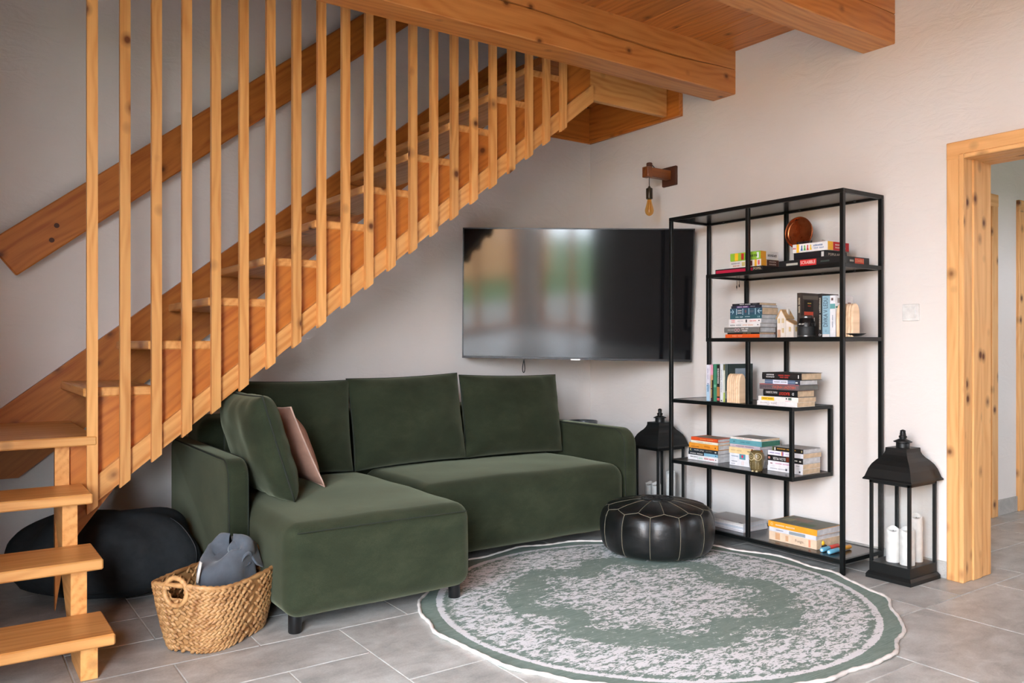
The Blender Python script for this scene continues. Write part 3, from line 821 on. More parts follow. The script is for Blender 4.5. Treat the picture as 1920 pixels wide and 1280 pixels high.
for i in range(NP):
    a0 = TH0 + 2 * math.pi * i / NP; hp = math.pi / NP
    sm.tube([ppt(a0, .135 + (.575 - .135) * k / 14, .0012) for k in range(15)], .0019, 5)
    sm.tube([ppt(a0 + hp * (k / 5), .575 + .055 * k / 5, .0012) for k in range(6)], .0019, 5)
    sm.tube([ppt(a0 - hp * (k / 5), .575 + .055 * k / 5, .0012) for k in range(6)], .0019, 5)
    sm.tube([ppt(a0 + hp, .63 + (.885 - .63) * k / 6, .0012) for k in range(7)], .0016, 5)
sm.tube([ppt(2 * math.pi * k / 72, .135, .0015) for k in range(72)], .0022, 5, True, False, True)
sm.build('stitching', THREAD, PF)
MB().tube([ppt(2 * math.pi * k / 60, .882, .004) for k in range(60)], .0028, 5, True, False, True).build('medallion_edge', PLASTIC, PF)
em = MB()
for k in range(12):
    a = k * math.pi / 6
    em.tube([ppt(a + .25 * math.sin(q * 1.1), .90 + .09 * q / 5, .0045) for q in range(6)], .0016, 5)
em.build('embroidery', PLASTIC, PF)

# ================================================================== BASKET AND THROW
BC = Vector((.865, 3.185, 0)); BA = R(39)
BK = empty('wicker_basket', BC, BA); tag(BK, 'oval basket of plaited water hyacinth with two ring handles, beside the chaise', 'basket')
WIC = wood('water_hyacinth', (206, 158, 104), (146, 96, 52), knots=False, rough=.5)
BHt = .235
def bwall(t, z):
    """superellipse wall; t angle, z 0..1"""
    hx = .185 + .055 * z ** .8; hy = .120 + .040 * z ** .8
    e = 2 / 3.2
    c, s = math.cos(t), math.sin(t)
    rim = BHt + .022 * abs(c) ** 3          # ends rise a little
    return Vector((hx * math.copysign(abs(c) ** e, c), hy * math.copysign(abs(s) ** e, s), .006 + z * (rim - .006)))
RG = .046
def ringc(sg): 
    p = bwall(0 if sg > 0 else math.pi, .90); return p + Vector((0, 0, .002))
def inring(p):
    for sg in (-1, 1):
        c = ringc(sg)
        if abs(p.x - c.x) < .05 and math.hypot(p.y - c.y, p.z - c.z) < RG * .80: return True
    return False
sh = MB(); NU, NV = 96, 16
gv = [[bwall(2 * math.pi * i / NU, j / (NV - 1)) for j in range(NV)] for i in range(NU)]
vs = [p * .985 + Vector((0, 0, p.z * .015)) for r_ in gv for p in r_]; fs = []
for i in range(NU):
    for j in range(NV - 1):
        i2 = (i + 1) % NU; mid = (gv[i][j] + gv[i2][j + 1]) / 2
        if not inring(mid): fs.append((i * NV + j, i2 * NV + j, i2 * NV + j + 1, i * NV + j + 1))
sh.add(vs, fs, True)
sh.add([bwall(2 * math.pi * i / NU, .02) * .97 for i in range(NU)], [tuple(range(NU))])
sh.build('basket_shell', WIC, BK)
wv = MB(); rr = random.Random(3)
def lump(c, ax, nrm, L, wd, th):
    ax = ax.normalized(); b = nrm.cross(ax).normalized()
    ring = []
    for (t, k) in ((-1, .0), (-.55, .85), (.1, 1.0), (.7, .7), (1, .0)):
        ring.append((t, k))
    vs = []; n = 5
    for (t, k) in ring:
        for q in range(n):
            a = 2 * math.pi * q / n
            vs.append(c + ax * (L * t) + b * (wd * k * math.cos(a)) + nrm * (th * k * math.sin(a)))
    fs = []
    for i in range(len(ring) - 1):
        for q in range(n):
            q2 = (q + 1) % n; fs.append((i * n + q, i * n + q2, (i + 1) * n + q2, (i + 1) * n + q))
    wv.add(vs, fs, True)
rows = 11
for j in range(rows):
    nper = 46
    for i in range(nper):
        for half in (0, 1):
            t = 2 * math.pi * (i + .5 * (j % 2) + .25 * half + rr.uniform(-.08, .08)) / nper
            z = (j + .28 + .44 * half) / rows
            p = bwall(t, z)
            if inring(p) or z > 1: continue
            pt = bwall(t + .02, z); pz = bwall(t, min(1, z + .02)); tx = (pt - p).normalized(); tzv = (pz - p).normalized()
            nrm = tx.cross(tzv).normalized()
            ax = tx * 1.0 + tzv * (.75 if half == 0 else -.75)
            lump(p + nrm * .003, ax, nrm, .0175 * rr.uniform(.9, 1.15), .0082, .0078 * rr.uniform(.8, 1.2))
            if j > rows - 7:
                lump(p - nrm * .006, ax, nrm, .0175, .0080, .005)
o = wv.build('plaited_weave', WIC, BK); o['kind'] = 'stuff'
rim = [bwall(2 * math.pi * k / 120, 1.0) for k in range(120)]
MB().tube(rim, [.0085 + .0018 * math.sin(k * 2.1) for k in range(120)], 8, True, False, True).build('rim', WIC, BK)
for sg in (-1, 1):
    c = ringc(sg); pts = [c + Vector((.0 + sg * .004, RG * math.cos(2 * math.pi * k / 72), RG * 1.06 * math.sin(2 * math.pi * k / 72))) for k in range(72)]
    MB().tube(pts, [.0088 + .0013 * math.sin(k * 2.6) for k in range(72)], 8, True, False, True).build('handle', WIC, BK)
THROW = plain('slate_fleece', (92, 98, 106), .98, 0, .1, .08, .3)
TB = empty('folded_throw', BC + Vector((.03, .02, .02)), BA); tag(TB, 'slate grey fleece throw stuffed in the plaited basket', 'throw')
def heap(u, v):
    a = 2 * math.pi * u; cv = math.cos(math.pi / 2 * v); k = max(0.0, cv) ** .30
    lean = .045 * v * v
    x = .172 * k * math.cos(a) + lean; y = .088 * k * math.sin(a)
    z = .015 + .315 * math.sin(math.pi / 2 * v) ** .9 - .05 * max(0, -math.cos(a)) * v - .02 * math.cos(2 * a) * v
    z -= .055 * math.exp(-((x - .01) / .022) ** 2) * v ** 3 * (1 if y < .03 else .4)
    f = .018 * math.sin(3 * a + 8 * v) * v * k + .022 * mnoise.noise(Vector((x * 11, y * 11, z * 9)))
    return (x + f * math.cos(a), y + f * math.sin(a), max(.004, z + f * .5))
MB().grid(heap, 56, 30, True).build('main_fold', THROW, TB)
def swirl(u, v):      # rolled fold over the front shoulder of the heap
    a = .4 + 5.0 * v; r0 = .014 + .026 * v
    return (.035 + r0 * math.cos(a) * 1.25 + .02 * u, -.080 + .075 * u - .012 * math.sin(a), .262 + r0 * math.sin(a) + .045 * u)
o = MB().grid(swirl, 14, 44).build('inner_fold', THROW, TB); md = o.modifiers.new('thick', 'SOLIDIFY'); md.thickness = .006
def flap(u, v):
    return (.075 + .085 * u + .008 * math.sin(6 * v), -.070 + .030 * u + .014 * math.sin(4 * v + u) - .010 * v, .322 - .095 * v - .035 * u)
o = MB().grid(flap, 14, 16).build('corner_flap', THROW, TB); md = o.modifiers.new('thick', 'SOLIDIFY'); md.thickness = .007
def lab(u, v): return (-.168 + .022 * v, -.010 + .010 * u, .215 + .070 * v + .004 * u)
m = MB().grid(lab, 6, 6); o = m.build('pale_edge', plain('pale_trim', (206, 200, 192), .9), TB); md = o.modifiers.new('thick', 'SOLIDIFY'); md.thickness = .004

# ================================================================== BEAN BAG under the stairs
BBG = plain('charcoal_canvas', (44, 47, 49), .9, 0, .2, .1)
BB = empty('bean_bag', (.583, 4.035, .004), R(-38)); tag(BB, 'large slumped charcoal bean bag under the stairs', 'bean bag')
def bag(u, v):
    a = 2 * math.pi * u; b = math.pi * (v - .5)
    cb = abs(math.cos(b)) ** .62; x = .40 * cb * math.cos(a); y = .272 * cb * math.sin(a)
    x *= 1 + .10 * math.cos(a)
    z = .165 + (.195 if b > 0 else .163) * math.copysign(abs(math.sin(b)) ** .85, b)
    n = mnoise.noise(Vector((x * 4, y * 4, z * 5))) * .034 + .014 * math.sin(7 * a + 9 * z) * max(0, math.cos(b))
    return (x + n * math.cos(a), y + n * math.sin(a), max(0, z + n * .6 * (b > -.6)))
MB().grid(bag, 64, 36, True, True).build('bag', BBG, BB)
MB().tube([bag(.985 + .0003 * k, .16 + .64 * k / 24) for k in range(25)], .0035, 6).build('zip_seam', plain('dark_zip', (18, 19, 21), .5), BB)
# small storage pot behind the right armrest
PT = empty('storage_pot', (3.585, 4.28, 0)); tag(PT, 'dark grey round pot with open rim standing behind the right sofa armrest', 'pot')
MB().lathe([(.085, .0005), (.095, .01), (.100, .30), (.100, .586), (.094, .588), (.091, .58), (.088, .40)], 32).build('pot_body', plain('grey_glaze', (74, 76, 78), .35), PT)
MB().tube([(.097 * math.cos(2 * math.pi * k / 40), .097 * math.sin(2 * math.pi * k / 40), .588) for k in range(40)], .004, 6, True, False, True).build('rim', plain('grey_glaze_rim', (104, 106, 106), .35), PT)

# ================================================================== TELEVISION
def tv():
    L = Vector((2.730, 4.449, 0)); Rr = Vector((3.845, 3.522, 0)); c = (L + Rr) / 2; ax = (Rr - L).normalized()
    wd = (Rr - L).length; h = .828; zc = 1.424
    n = Vector((ax.y, -ax.x, 0))            # towards the room
    if n.y > 0: n = -n
    rz = math.atan2(ax.y, ax.x)
    T = empty('television', (c.x, c.y, zc), rot=(R(4.5), R(0.95), rz)); tag(T, 'large black flat television mounted across the room corner', 'television')
    # local x along the screen, -y towards the room
    MB().bbox(-wd / 2, wd / 2, -.002, .028, -h / 2, h / 2, .004, 2).build('housing', PLASTIC, T)
    MB().bbox(-wd * .32, wd * .32, .028, .055, -h * .35, h * .2, .008).build('rear_housing', PLASTIC, T)
    b = .008
    scr = NT('tv_screen'); scr.col((.006, .006, .007)); 
    nz = scr.noise(scr.coord(), 3, 2); scr.rough(scr.math('MULTIPLY_ADD', nz, .02, .075)); scr.b.inputs['Specular IOR Level'].default_value = .45
    MB().box(-wd / 2 + b, wd / 2 - b, -.0045, -.002, -h / 2 + b + .006, h / 2 - b).build('screen', scr.m, T)
    fr = plain('gunmetal_frame', (60, 60, 62), .35, .8)
    MB().bbox(-wd / 2, wd / 2, -.007, -.002, -h / 2, -h / 2 + b + .006, .001).build('bottom_bezel', fr, T)
    MB().bbox(-wd / 2, wd / 2, -.006, -.002, h / 2 - b, h / 2, .001).build('top_bezel', fr, T)
    MB().bbox(-wd / 2, -wd / 2 + b, -.006, -.002, -h / 2 + .01, h / 2 - .005, .001).build('side_bezel', fr, T)
    MB().bbox(wd / 2 - b, wd / 2, -.006, -.002, -h / 2 + .01, h / 2 - .005, .001).build('side_bezel', fr, T)
    MB().bbox(-.03, .03, -.0085, -.005, -h / 2 - .004, -h / 2 + .006, .001).build('badge', plain('silver_badge', (170, 170, 170), .3, .9), T)
    # swivel arm into the corner
    MB().bbox(-.20, .20, .055, .075, -.20, .20, .003).bbox(-.05, .05, .075, .36, -.05, .05, .004).bbox(-.04, .04, .36, .62, -.04, .04, .004).build('wall_mount', BLACKM, T)
    pts = [(-.325 + .012 * math.sin(k / 12 * math.pi * 2) * .6 - .004, .005, -h / 2 - .004 - .085 * math.sin(k / 12 * math.pi)) for k in range(13)]
    MB().tube(pts, .0032, 6).build('cable_loop', PLASTIC, T)
tv()

# ================================================================== WALL LAMP and SWITCH
WL = empty('wall_lamp', (RW, 3.764, 2.20)); tag(WL, 'rustic wooden wall lamp with a hanging amber filament bulb', 'lamp')
o = MB().bbox(-.062, .062, -.062, .062, -.011, .011, .006, 2).build('back_plate', plain('lamp_dark_wood', (84, 44, 26), .55), WL, (-.0115, 0, 0), (0, R(90), 0))
MB().bbox(-.10, .10, -.024, .024, -.030, .030, .004).build('arm', LAMPW, WL, (-.122, 0, .005))
MB().bbox(-.021, .021, -.026, .026, -.033, .033, .003).build('end_band', LAMPW, WL, (-.213, 0, .005))
MB().lathe([(.017, .030), (.019, .034), (.019, .062), (.016, .066), (.008, .068)], 16, True, (-.195, 0)).build('cord_knob', plain('lamp_dark_wood', (84, 44, 26), .55), WL)
MB().tube([(-.185, 0, .064), (-.165, .005, .056), (-.14, .008, .042), (-.11, .006, .037), (-.07, .002, .04), (-.02, 0, .042)], .003, 6).build('cord', PLASTIC, WL)
MB().tube([(-.195, 0, -.02), (-.195, .001, -.06), (-.195, 0, -.092)], .0032, 6).build('drop_cord', PLASTIC, WL)
SKT = plain('bronze_socket', (58, 46, 32), .4, .4)
MB().lathe([(.006, -.083), (.009, -.092), (.020, -.097), (.0215, -.10), (.0215, -.160), (.020, -.164)], 20, True, (-.195, 0)).build('socket', SKT, WL)
MB().lathe([(.010, -.163), (.013, -.172), (.018, -.195), (.027, -.228), (.0285, -.240), (.025, -.256), (.014, -.268), (.003, -.272)], 20, True, (-.195, 0)).build('bulb', AMBER, WL)
fil = MB()
for k in range(6):
    a = k * math.pi / 3; fil.tube([(-.195 + .007 * math.cos(a), .007 * math.sin(a), -.172), (-.195 + .012 * math.cos(a + .5), .012 * math.sin(a + .5), -.243)], .0009, 4)
fil.build('filament', plain('filament_gold', (220, 160, 80), .3, .6), WL)
LS = empty('light_switch', (RW, 2.156, 1.263)); tag(LS, 'square white light switch on the wall right of the shelf', 'switch')
MB().bbox(-.010, .001, -.041, .041, -.041, .041, .003, 2).build('frame', WHITE, LS)
MB().bbox(-.0145, -.009, -.028, .028, -.028, .028, .002, 2).build('rocker', WHITE, LS)

# ================================================================== METAL SHELF
SX0, SX1, SYR, SYL = 3.531, 3.878, 2.286, 3.425
LV = [1.855 - .356 * k for k in range(6)]      # tops of the six shelves
UN = empty('shelving_unit', ((SX0 + SX1) / 2, (SYR + SYL) / 2, 0)); tag(UN, 'black metal shelving unit with staggered open shelves against the wall', 'shelf unit')
UO = Vector(((SX0 + SX1) / 2, (SYR + SYL) / 2, 0)); TB2 = .02
def upm(o): o.location = Vector(o.location) - UO; return o
def post(x, y, z0, z1):
    upm(MB().bbox(x, x + TB2, y, y + TB2, z0, z1, .0015).build('post', BLACKM, UN))
q = (SYL - SYR) / 4; YM = (SYL + SYR) / 2
for y in (SYR, SYL - TB2):
    for x in (SX0, SX1 - TB2): post(x, y, 0.0005, LV[0] - TB2)
Y2 = SYL - q; Y4 = SYR + q
# intermediate uprights
post(SX0, YM - .01, LV[1], LV[0] - TB2); post(SX1 - TB2, YM - .01, LV[1], LV[0] - TB2)
post(SX0, Y2 - TB2, LV[2], LV[1] - TB2); post(SX1 - TB2, Y2 - TB2, LV[2], LV[1] - TB2)
post(SX0, YM - .01, LV[3], LV[2] - TB2); post(SX1 - TB2, YM - .01, LV[3], LV[2] - TB2)
post(SX0, Y4, LV[4], LV[3] - TB2); post(SX1 - TB2, Y4, LV[4], LV[3] - TB2)
post(SX0, YM - .01, LV[5], LV[4] - TB2); post(SX1 - TB2, YM - .01, LV[5], LV[4] - TB2)
for k, z in enumerate(LV):
    ya, yb = (SYR, SYL)
    if k in (1, 2): yb = Y2
    if k in (3, 4): ya = Y4
    e = .0006 if k in (0, 5) else 0
    for x in (SX0, SX1 - TB2):
        lo_y = ya + (TB2 if k != 0 and ya == SYR else 0); hi_y = yb - (TB2 if k != 0 and yb == SYL else 0)
        upm(MB().bbox(x, x + TB2, lo_y, hi_y, z - TB2, z, .0012).build('shelf_rail', BLACKM, UN))
    for y in (ya, yb - TB2):
        upm(MB().bbox(SX0 + TB2, SX1 - TB2, y, y + TB2, z - TB2, z, .0012).build('end_rail', BLACKM, UN))
    upm(MB().bbox(SX0 + TB2, SX1 - TB2, ya + TB2, yb - TB2, z - .012, z - .001, .001).build('shelf_board', BOARDB, UN))
    for yy in (ya + .14, (ya + yb) / 2 - .1, yb - .14):
        for xx in (SX0 + .03, SX1 - .03):
            upm(MB().lathe([(.006, z - .0165), (.007, z - .012)], 10, True, (xx, yy)).build('clip', BLACKM, UN))

# ================================================================== LANTERNS
GLZ = PANE
LANB = plain('black_lantern_metal', (20, 22, 22), .45, 0, .4)
def lantern(loc, label, candles, rz=0.0):
    T = empty('lantern', loc, rz); tag(T, label, 'lantern', 'black candle lanterns')
    hx, hy = .130, .111
    def sq(name, fx0, fx1, z0, z1, b=.002):
        vs = []
        for f, z in ((fx0, z0), (fx1, z1)):
            vs += [(-hx * f, -hy * f, z), (hx * f, -hy * f, z), (hx * f, hy * f, z), (-hx * f, hy * f, z)]
        return MB().add(vs, [(3, 2, 1, 0), (4, 5, 6, 7), (0, 1, 5, 4), (1, 2, 6, 5), (2, 3, 7, 6), (3, 0, 4, 7)]).build(name, LANB, T)
    sq('plinth', 1.0, 1.0, .0005, .018); sq('plinth_step', 1.0, .92, .018, .032)
    sq('base', .90, .90, .032, .078)
    ix, iy = hx * .90, hy * .90; p = .014
    for sx in (-1, 1):
        for sy in (-1, 1):
            xa, xb = sorted((sx * ix, sx * (ix - p))); ya, yb = sorted((sy * iy, sy * (iy - p)))
            MB().bbox(xa, xb, ya, yb, .078, .462, .001).build('corner_post', LANB, T)
    MB().box(-ix, ix, -iy, -iy + p, .450, .470).box(-ix, ix, iy - p, iy, .450, .470).box(-ix, -ix + p, -iy + p, iy - p, .450, .470).box(ix - p, ix, -iy + p, iy - p, .450, .470).build('top_frame', LANB, T)
    for s_ in (-1, 1):
        MB().add([(s_ * (ix - .006), -iy + p, .079), (s_ * (ix - .006), iy - p, .079), (s_ * (ix - .006), iy - p, .449), (s_ * (ix - .006), -iy + p, .449)], [(0, 1, 2, 3)]).build('glass_pane', GLZ, T)
        MB().add([(-ix + p, s_ * (iy - .006), .079), (ix - p, s_ * (iy - .006), .079), (ix - p, s_ * (iy - .006), .449), (-ix + p, s_ * (iy - .006), .449)], [(0, 1, 2, 3)]).build('glass_pane', GLZ, T)
    # ogee roof
    pr = [(1.08, .466), (1.09, .472), (1.03, .480), (.99, .495), (.93, .518), (.84, .540), (.72, .558), (.60, .572), (.52, .586), (.475, .600), (.465, .618)]
    m = MB(); vs = []
    for f, z in pr: vs += [(-hx * f, -hy * f, z), (hx * f, -hy * f, z), (hx * f, hy * f, z), (-hx * f, hy * f, z)]
    fs = [(3, 2, 1, 0)]
    for i in range(len(pr) - 1):
        for k in range(4): fs.append((i * 4 + k, i * 4 + (k + 1) % 4, (i + 1) * 4 + (k + 1) % 4, (i + 1) * 4 + k))
    n = len(pr) * 4; fs.append((n - 4, n - 3, n - 2, n - 1)); m.add(vs, fs); m.build('roof', LANB, T)
    MB().lathe([(.030, .618), (.030, .646), (.027, .648)], 24).build('chimney', LANB, T)
    MB().lathe([(.040, .643), (.042, .646), (.022, .656), (.014, .660), (.018, .664), (.018, .672), (.010, .678), (.012, .684), (.012, .698), (.004, .702)], 24).build('chimney_cap', LANB, T)
    MB().tube([(.0, .026 * math.cos(2 * math.pi * k / 36), .678 + .017 * math.sin(2 * math.pi * k / 36)) for k in range(36)], .0028, 6, True, False, True).build('carry_ring', LANB, T).rotation_euler = (0, 0, R(-35) - rz)
    return T
lantern((3.745, 2.112, 0), 'black metal and glass lantern standing next to the pine doorway', 3)
lantern((3.735, 3.70, 0), 'black metal and glass lantern standing between the sofa and the metal shelf', 3)
def candle(loc, r, h, label, group):
    c = empty('candle', loc); tag(c, label, 'candle', group)
    n = 28; vs = []
    m = MB().lathe([(r * .98, .0005), (r, .004), (r, h - .012)], n)
    def lip(u, v):
        a = 2 * math.pi * u; z = h - .012 + v * (.012 + .007 * math.sin(a + 1) + .003 * math.sin(3 * a))
        return (r * math.cos(a) * (1 - .10 * v * v), r * math.sin(a) * (1 - .10 * v * v), z)
    m.grid(lip, n, 4, True); 
    m.build('wax_body', WAX, c)
    MB().lathe([(r * .86, h - .016), (r * .5, h - .020), (.001, h - .020)], n).build('wax_pool', WAX, c)
    MB().tube([(0, 0, h - .022), (.002, 0, h - .006)], .0016, 5).build('wick', INK, c)
for (loc, r, h, l) in (((3.70, 2.135, .0785), .031, .155, 'short white pillar candle in the lantern by the doorway, nearest the shelf'),
                      ((3.70, 2.065, .0785), .033, .165, 'short thick white pillar candle in the lantern by the doorway, behind the glass corner'),
                      ((3.795, 2.075, .0785), .030, .215, 'tallest white pillar candle in the lantern by the doorway')):
    candle(loc, r, h, l, 'pillar candles in the lanterns')
for (loc, r, h, l) in (((3.69, 3.745, .0785), .030, .150, 'short white pillar candle in the lantern behind the sofa'),
                      ((3.665, 3.665, .0785), .031, .160, 'thick white pillar candle in the lantern behind the sofa'),
                      ((3.79, 3.66, .0785), .030, .225, 'tallest white pillar candle in the lantern behind the sofa')):
    candle(loc, r, h, l, 'pillar candles in the lanterns')
# ================================================================== BOOKS AND THINGS ON THE SHELF
def ink(rgb): return plain('print_%d_%d_%d' % tuple(rgb), rgb, .55, var=.03)
def cover(rgb): return plain('cover_%d_%d_%d' % tuple(rgb), rgb, .45, var=.05)
def decal(par, x, y0, y1, z0, z1, rgb, name='print'):
    return MB().box(x - .0005, x, y0, y1, z0, z1).build(name, ink(rgb), par)
FLAT, UP = 'flat', 'up'
def book(label, group, loc, L, D, T, rgb, pages=PAPER, hard=False, mode=FLAT, rz=0.0, marks=(), cat='book', name='book'):
    """local x = away from the spine, y = along the spine, z = thickness"""
    rot = (0, 0, rz) if mode == FLAT else (R(90), 0, rz)
    b = empty(name, loc, rot=rot, label=label, cat=cat, group=group)
    c = .0022 if hard else .0008; o = .003 if hard else 0.0
    cm = MB().box(0, D, 0, L, 0, c).box(0, D, 0, L, T - c, T)
    if hard:
        cm.add(*[(lambda pts: ([(p[0], yy, p[1]) for yy in (0, L) for p in pts], [tuple(range(len(pts)))[::-1], tuple(range(len(pts), 2 * len(pts)))] + [(i, (i + 1) % len(pts), (i + 1) % len(pts) + len(pts), i + len(pts)) for i in range(len(pts))]))(
            [(.004, 0.0), (.001, T * .12), (-.001, T * .3), (-.001, T * .7), (.001, T * .88), (.004, T), (.006, T), (.006, 0)])][0])
        x0 = -.0012
    else:
        cm.box(0, .0012, 0, L, c, T - c); x0 = -.0001
    cm.build('cover', cover(rgb), b)
    MB().box(.004, D - o - .001, o + .0006, L - o - .0006, c, T - c).build('pages', pages, b)
    for iq, mk in enumerate(marks):
        if mk[0] == 'b':      # band: fraction from, to along the spine as seen (left..right), z fractions, colour
            _, f0, f1, z0, z1, col = mk
            decal(b, x0 - .00012 * iq, L * (1 - f1), L * (1 - f0), T * z0, T * z1, col)
        elif mk[0] in ('t', 's'):    # text or unreadable strokes, centre fraction, width fraction, height fraction, colour, flipped, z fraction
            _, s, f, wf, hf, col, fl, zf = mk
            ax = ((0, -1, 0), (0, 0, 1)) if not fl else ((0, 1, 0), (0, 0, -1))
            (text if mk[0] == 't' else strokes)(s, T * hf, ink(col), b, (x0 - .0010 - .00012 * iq, L * (1 - f), T * zf), ax, 'lettering', width=L * wf)
        elif mk[0] == 'c':    # cover print on the big face (x0,x1,y0,y1 fractions) on the top face
            _, a0, a1, b0, b1, col = mk
            MB().box(D * a0, D * a1, L * b0, L * b1, T, T + .0004 + .00015 * iq).build('cover_print', ink(col), b)
    return b
def stack(X, z, items, group):
    for it in items:
        lab, pl, pr, T, D, rgb, kw = it
        X1 = X + kw.pop('dx', 0.0)
        yr, yl = on_x(pr, X1), on_x(pl, X1)
        book(lab, group, (X1, yr, z), yl - yr, D, T - .0003, rgb, **kw); z += T
    return z
WT, BK2 = (238, 236, 232), (26, 26, 28)
S3, S4, S5, S6, S2 = LV[2], LV[3], LV[4], LV[5], LV[1]
stack(3.560, S3, [
 ('thin orange paperback at the bottom of the stack beside the toy house', 1360, 1424, .020, .135, (226, 92, 34), dict(pages=PAPER, marks=[('s', 13, .36, .30, .5, (245, 190, 160), True, .5)])),
 ('very thin black book above the orange paperback', 1364, 1424, .009, .125, (22, 24, 24), dict(pages=PAPERC, dx=.004, marks=[('s', 14, .62, .25, .8, (190, 170, 120), True, .5)])),
 ('thick grey hardback with two pink rings on the spine', 1358, 1424, .029, .142, (116, 114, 110), dict(hard=True, marks=[('t', 'OO', .38, .15, .95, (226, 176, 184), True, .5), ('s', 9, .60, .2, .4, WT, True, .7), ('s', 5, .60, .15, .4, WT, True, .3), ('s', 13, .2, .18, .25, (200, 198, 194), True, .5)])),
 ('white paperback with grey and orange lettering above the grey hardback', 1367, 1425, .021, .138, (234, 230, 228), dict(marks=[('s', 15, .22, .36, .5, (120, 120, 126), True, .5), ('s', 14, .62, .34, .45, (226, 160, 110), True, .5), ('b', .92, .95, .4, .65, BK2)])),
 ('white paperback with red lettering below the teal book', 1367, 1427, .023, .136, (238, 232, 230), dict(marks=[('s', 5, .13, .12, .4, (224, 90, 90), True, .65), ('s', 6, .13, .12, .35, (224, 90, 90), True, .28), ('s', 9, .36, .18, .3, (160, 150, 160), True, .5), ('b', .53, .57, .15, .85, (60, 58, 58)), ('s', 14, .76, .2, .4, (228, 100, 90), True, .5), ('b', .92, .96, .45, .65, BK2)])),
 ('teal paperback with small white lettering under the arrow book', 1369, 1428, .021, .135, (48, 92, 102), dict(marks=[('s', 9, .30, .24, .5, (200, 216, 220), True, .5), ('s', 5, .56, .16, .35, (200, 216, 220), True, .55), ('b', .88, .89, .3, .7, (170, 200, 206)), ('b', .92, .94, .3, .7, (170, 200, 206))])),
 ('thick blue book with white arrows on the spine', 1369, 1429, .037, .134, (52, 86, 104), dict(pages=PAPERC, marks=[('t', '→', .07, .12, 1.1, (196, 226, 234), False, .5), ('t', '←', .93, .13, 1.1, (196, 226, 234), False, .5), ('b', .20, .215, .05, .95, (196, 226, 234)), ('b', .40, .415, .05, .95, (196, 226, 234)), ('b', .59, .605, .05, .95, (196, 226, 234)), ('b', .79, .805, .05, .95, (196, 226, 234)), ('s', 5, .31, .13, .3, WT, True, .65), ('s', 8, .31, .13, .3, WT, True, .3), ('s', 1, .50, .06, .7, (150, 90, 84), True, .5), ('s', 6, .69, .12, .5, (110, 112, 128), True, .5)])),
 ('dark book with a purple stripe near the top of the stack', 1371, 1428, .014, .130, (36, 40, 56), dict(marks=[('b', .18, .60, .08, .92, (86, 56, 110)), ('s', 13, .38, .34, .7, (240, 226, 240), True, .5), ('s', 8, .72, .16, .4, (200, 200, 206), True, .6)])),
 ('slim dark paperback on top of the stack with the arrow book', 1373, 1424, .012, .140, (30, 32, 38), dict(pages=PAPERC, marks=[('s', 14, .48, .40, .6, WT, True, .5), ('s', 5, .84, .16, .4, (150, 150, 150), True, .5)])),
], 'books stacked on the third shelf')
stack(3.560, S4, [
 ('white paperback with faint script at the bottom of the stack under the yellow label', 1419.5, 1494.6, .024, .150, (240, 234, 232), dict(pages=PAPERC, marks=[('t', 'Jana Černá', .30, .42, .6, (170, 150, 150), True, .55)])),
 ('white paperback with a yellow label on the spine', 1422, 1496.5, .025, .150, (240, 234, 228), dict(pages=PAPERC, marks=[('b', .08, .41, .12, .85, (244, 194, 44)), ('s', 15, .245, .26, .35, (150, 110, 30), True, .5), ('b', .70, .73, .5, .85, (60, 60, 66)), ('b', .76, .84, .4, .9, (90, 110, 100)), ('b', .69, .82, .12, .25, (240, 190, 200))])),
 ('black hardback with red title on the spine and a ribbon marker', 1431, 1494.5, .036, .150, (26, 26, 28), dict(pages=PAPERC, hard=True, marks=[('t', 'MARC ELSBERG', .26, .34, .42, WT, True, .62), ('t', 'BLACKOUT', .64, .30, .62, (236, 66, 40), True, .5), ('t', 'D', .89, .05, .5, WT, True, .5)])),
 ('grey hardback with orange red title on the spine', 1424, 1498, .029, .168, (112, 100, 102), dict(pages=plain('grey_page_edge', (118, 118, 112), .8), hard=True, marks=[('b', 0, 1, .93, 1.0, (196, 70, 70)), ('t', 'Steinbeck', .18, .30, .75, (66, 56, 66), True, .5), ('t', 'HROZNY HNĚVU', .64, .56, .72, (232, 96, 66), True, .5)])),
 ('thin blue and white striped paperback below the black hardback', 1434, 1500, .023, .146, (92, 108, 134), dict(marks=[('b', .24, .66, .05, .95, (226, 226, 240)), ('s', 15, .45, .36, .4, (80, 80, 90), True, .5), ('b', 0, .24, .45, .55, (150, 164, 188)), ('b', .66, .85, .45, .55, (150, 164, 188)), ('b', .87, 1, .05, .95, (46, 52, 66)), ('b', .88, .94, .35, .6, WT)])),
 ('thick black hardback with white and red lettering on top of its stack', 1429, 1502, .037, .178, (36, 32, 32), dict(pages=PAPERC, hard=True, marks=[('s', 6, .22, .20, .30, WT, True, .68), ('s', 7, .22, .22, .30, WT, True, .36), ('s', 13, .58, .30, .28, (220, 70, 60), True, .62), ('s', 11, .58, .22, .26, (220, 70, 60), True, .34), ('b', .93, .95, .25, .75, WT)])),
], 'books stacked on the fourth shelf')
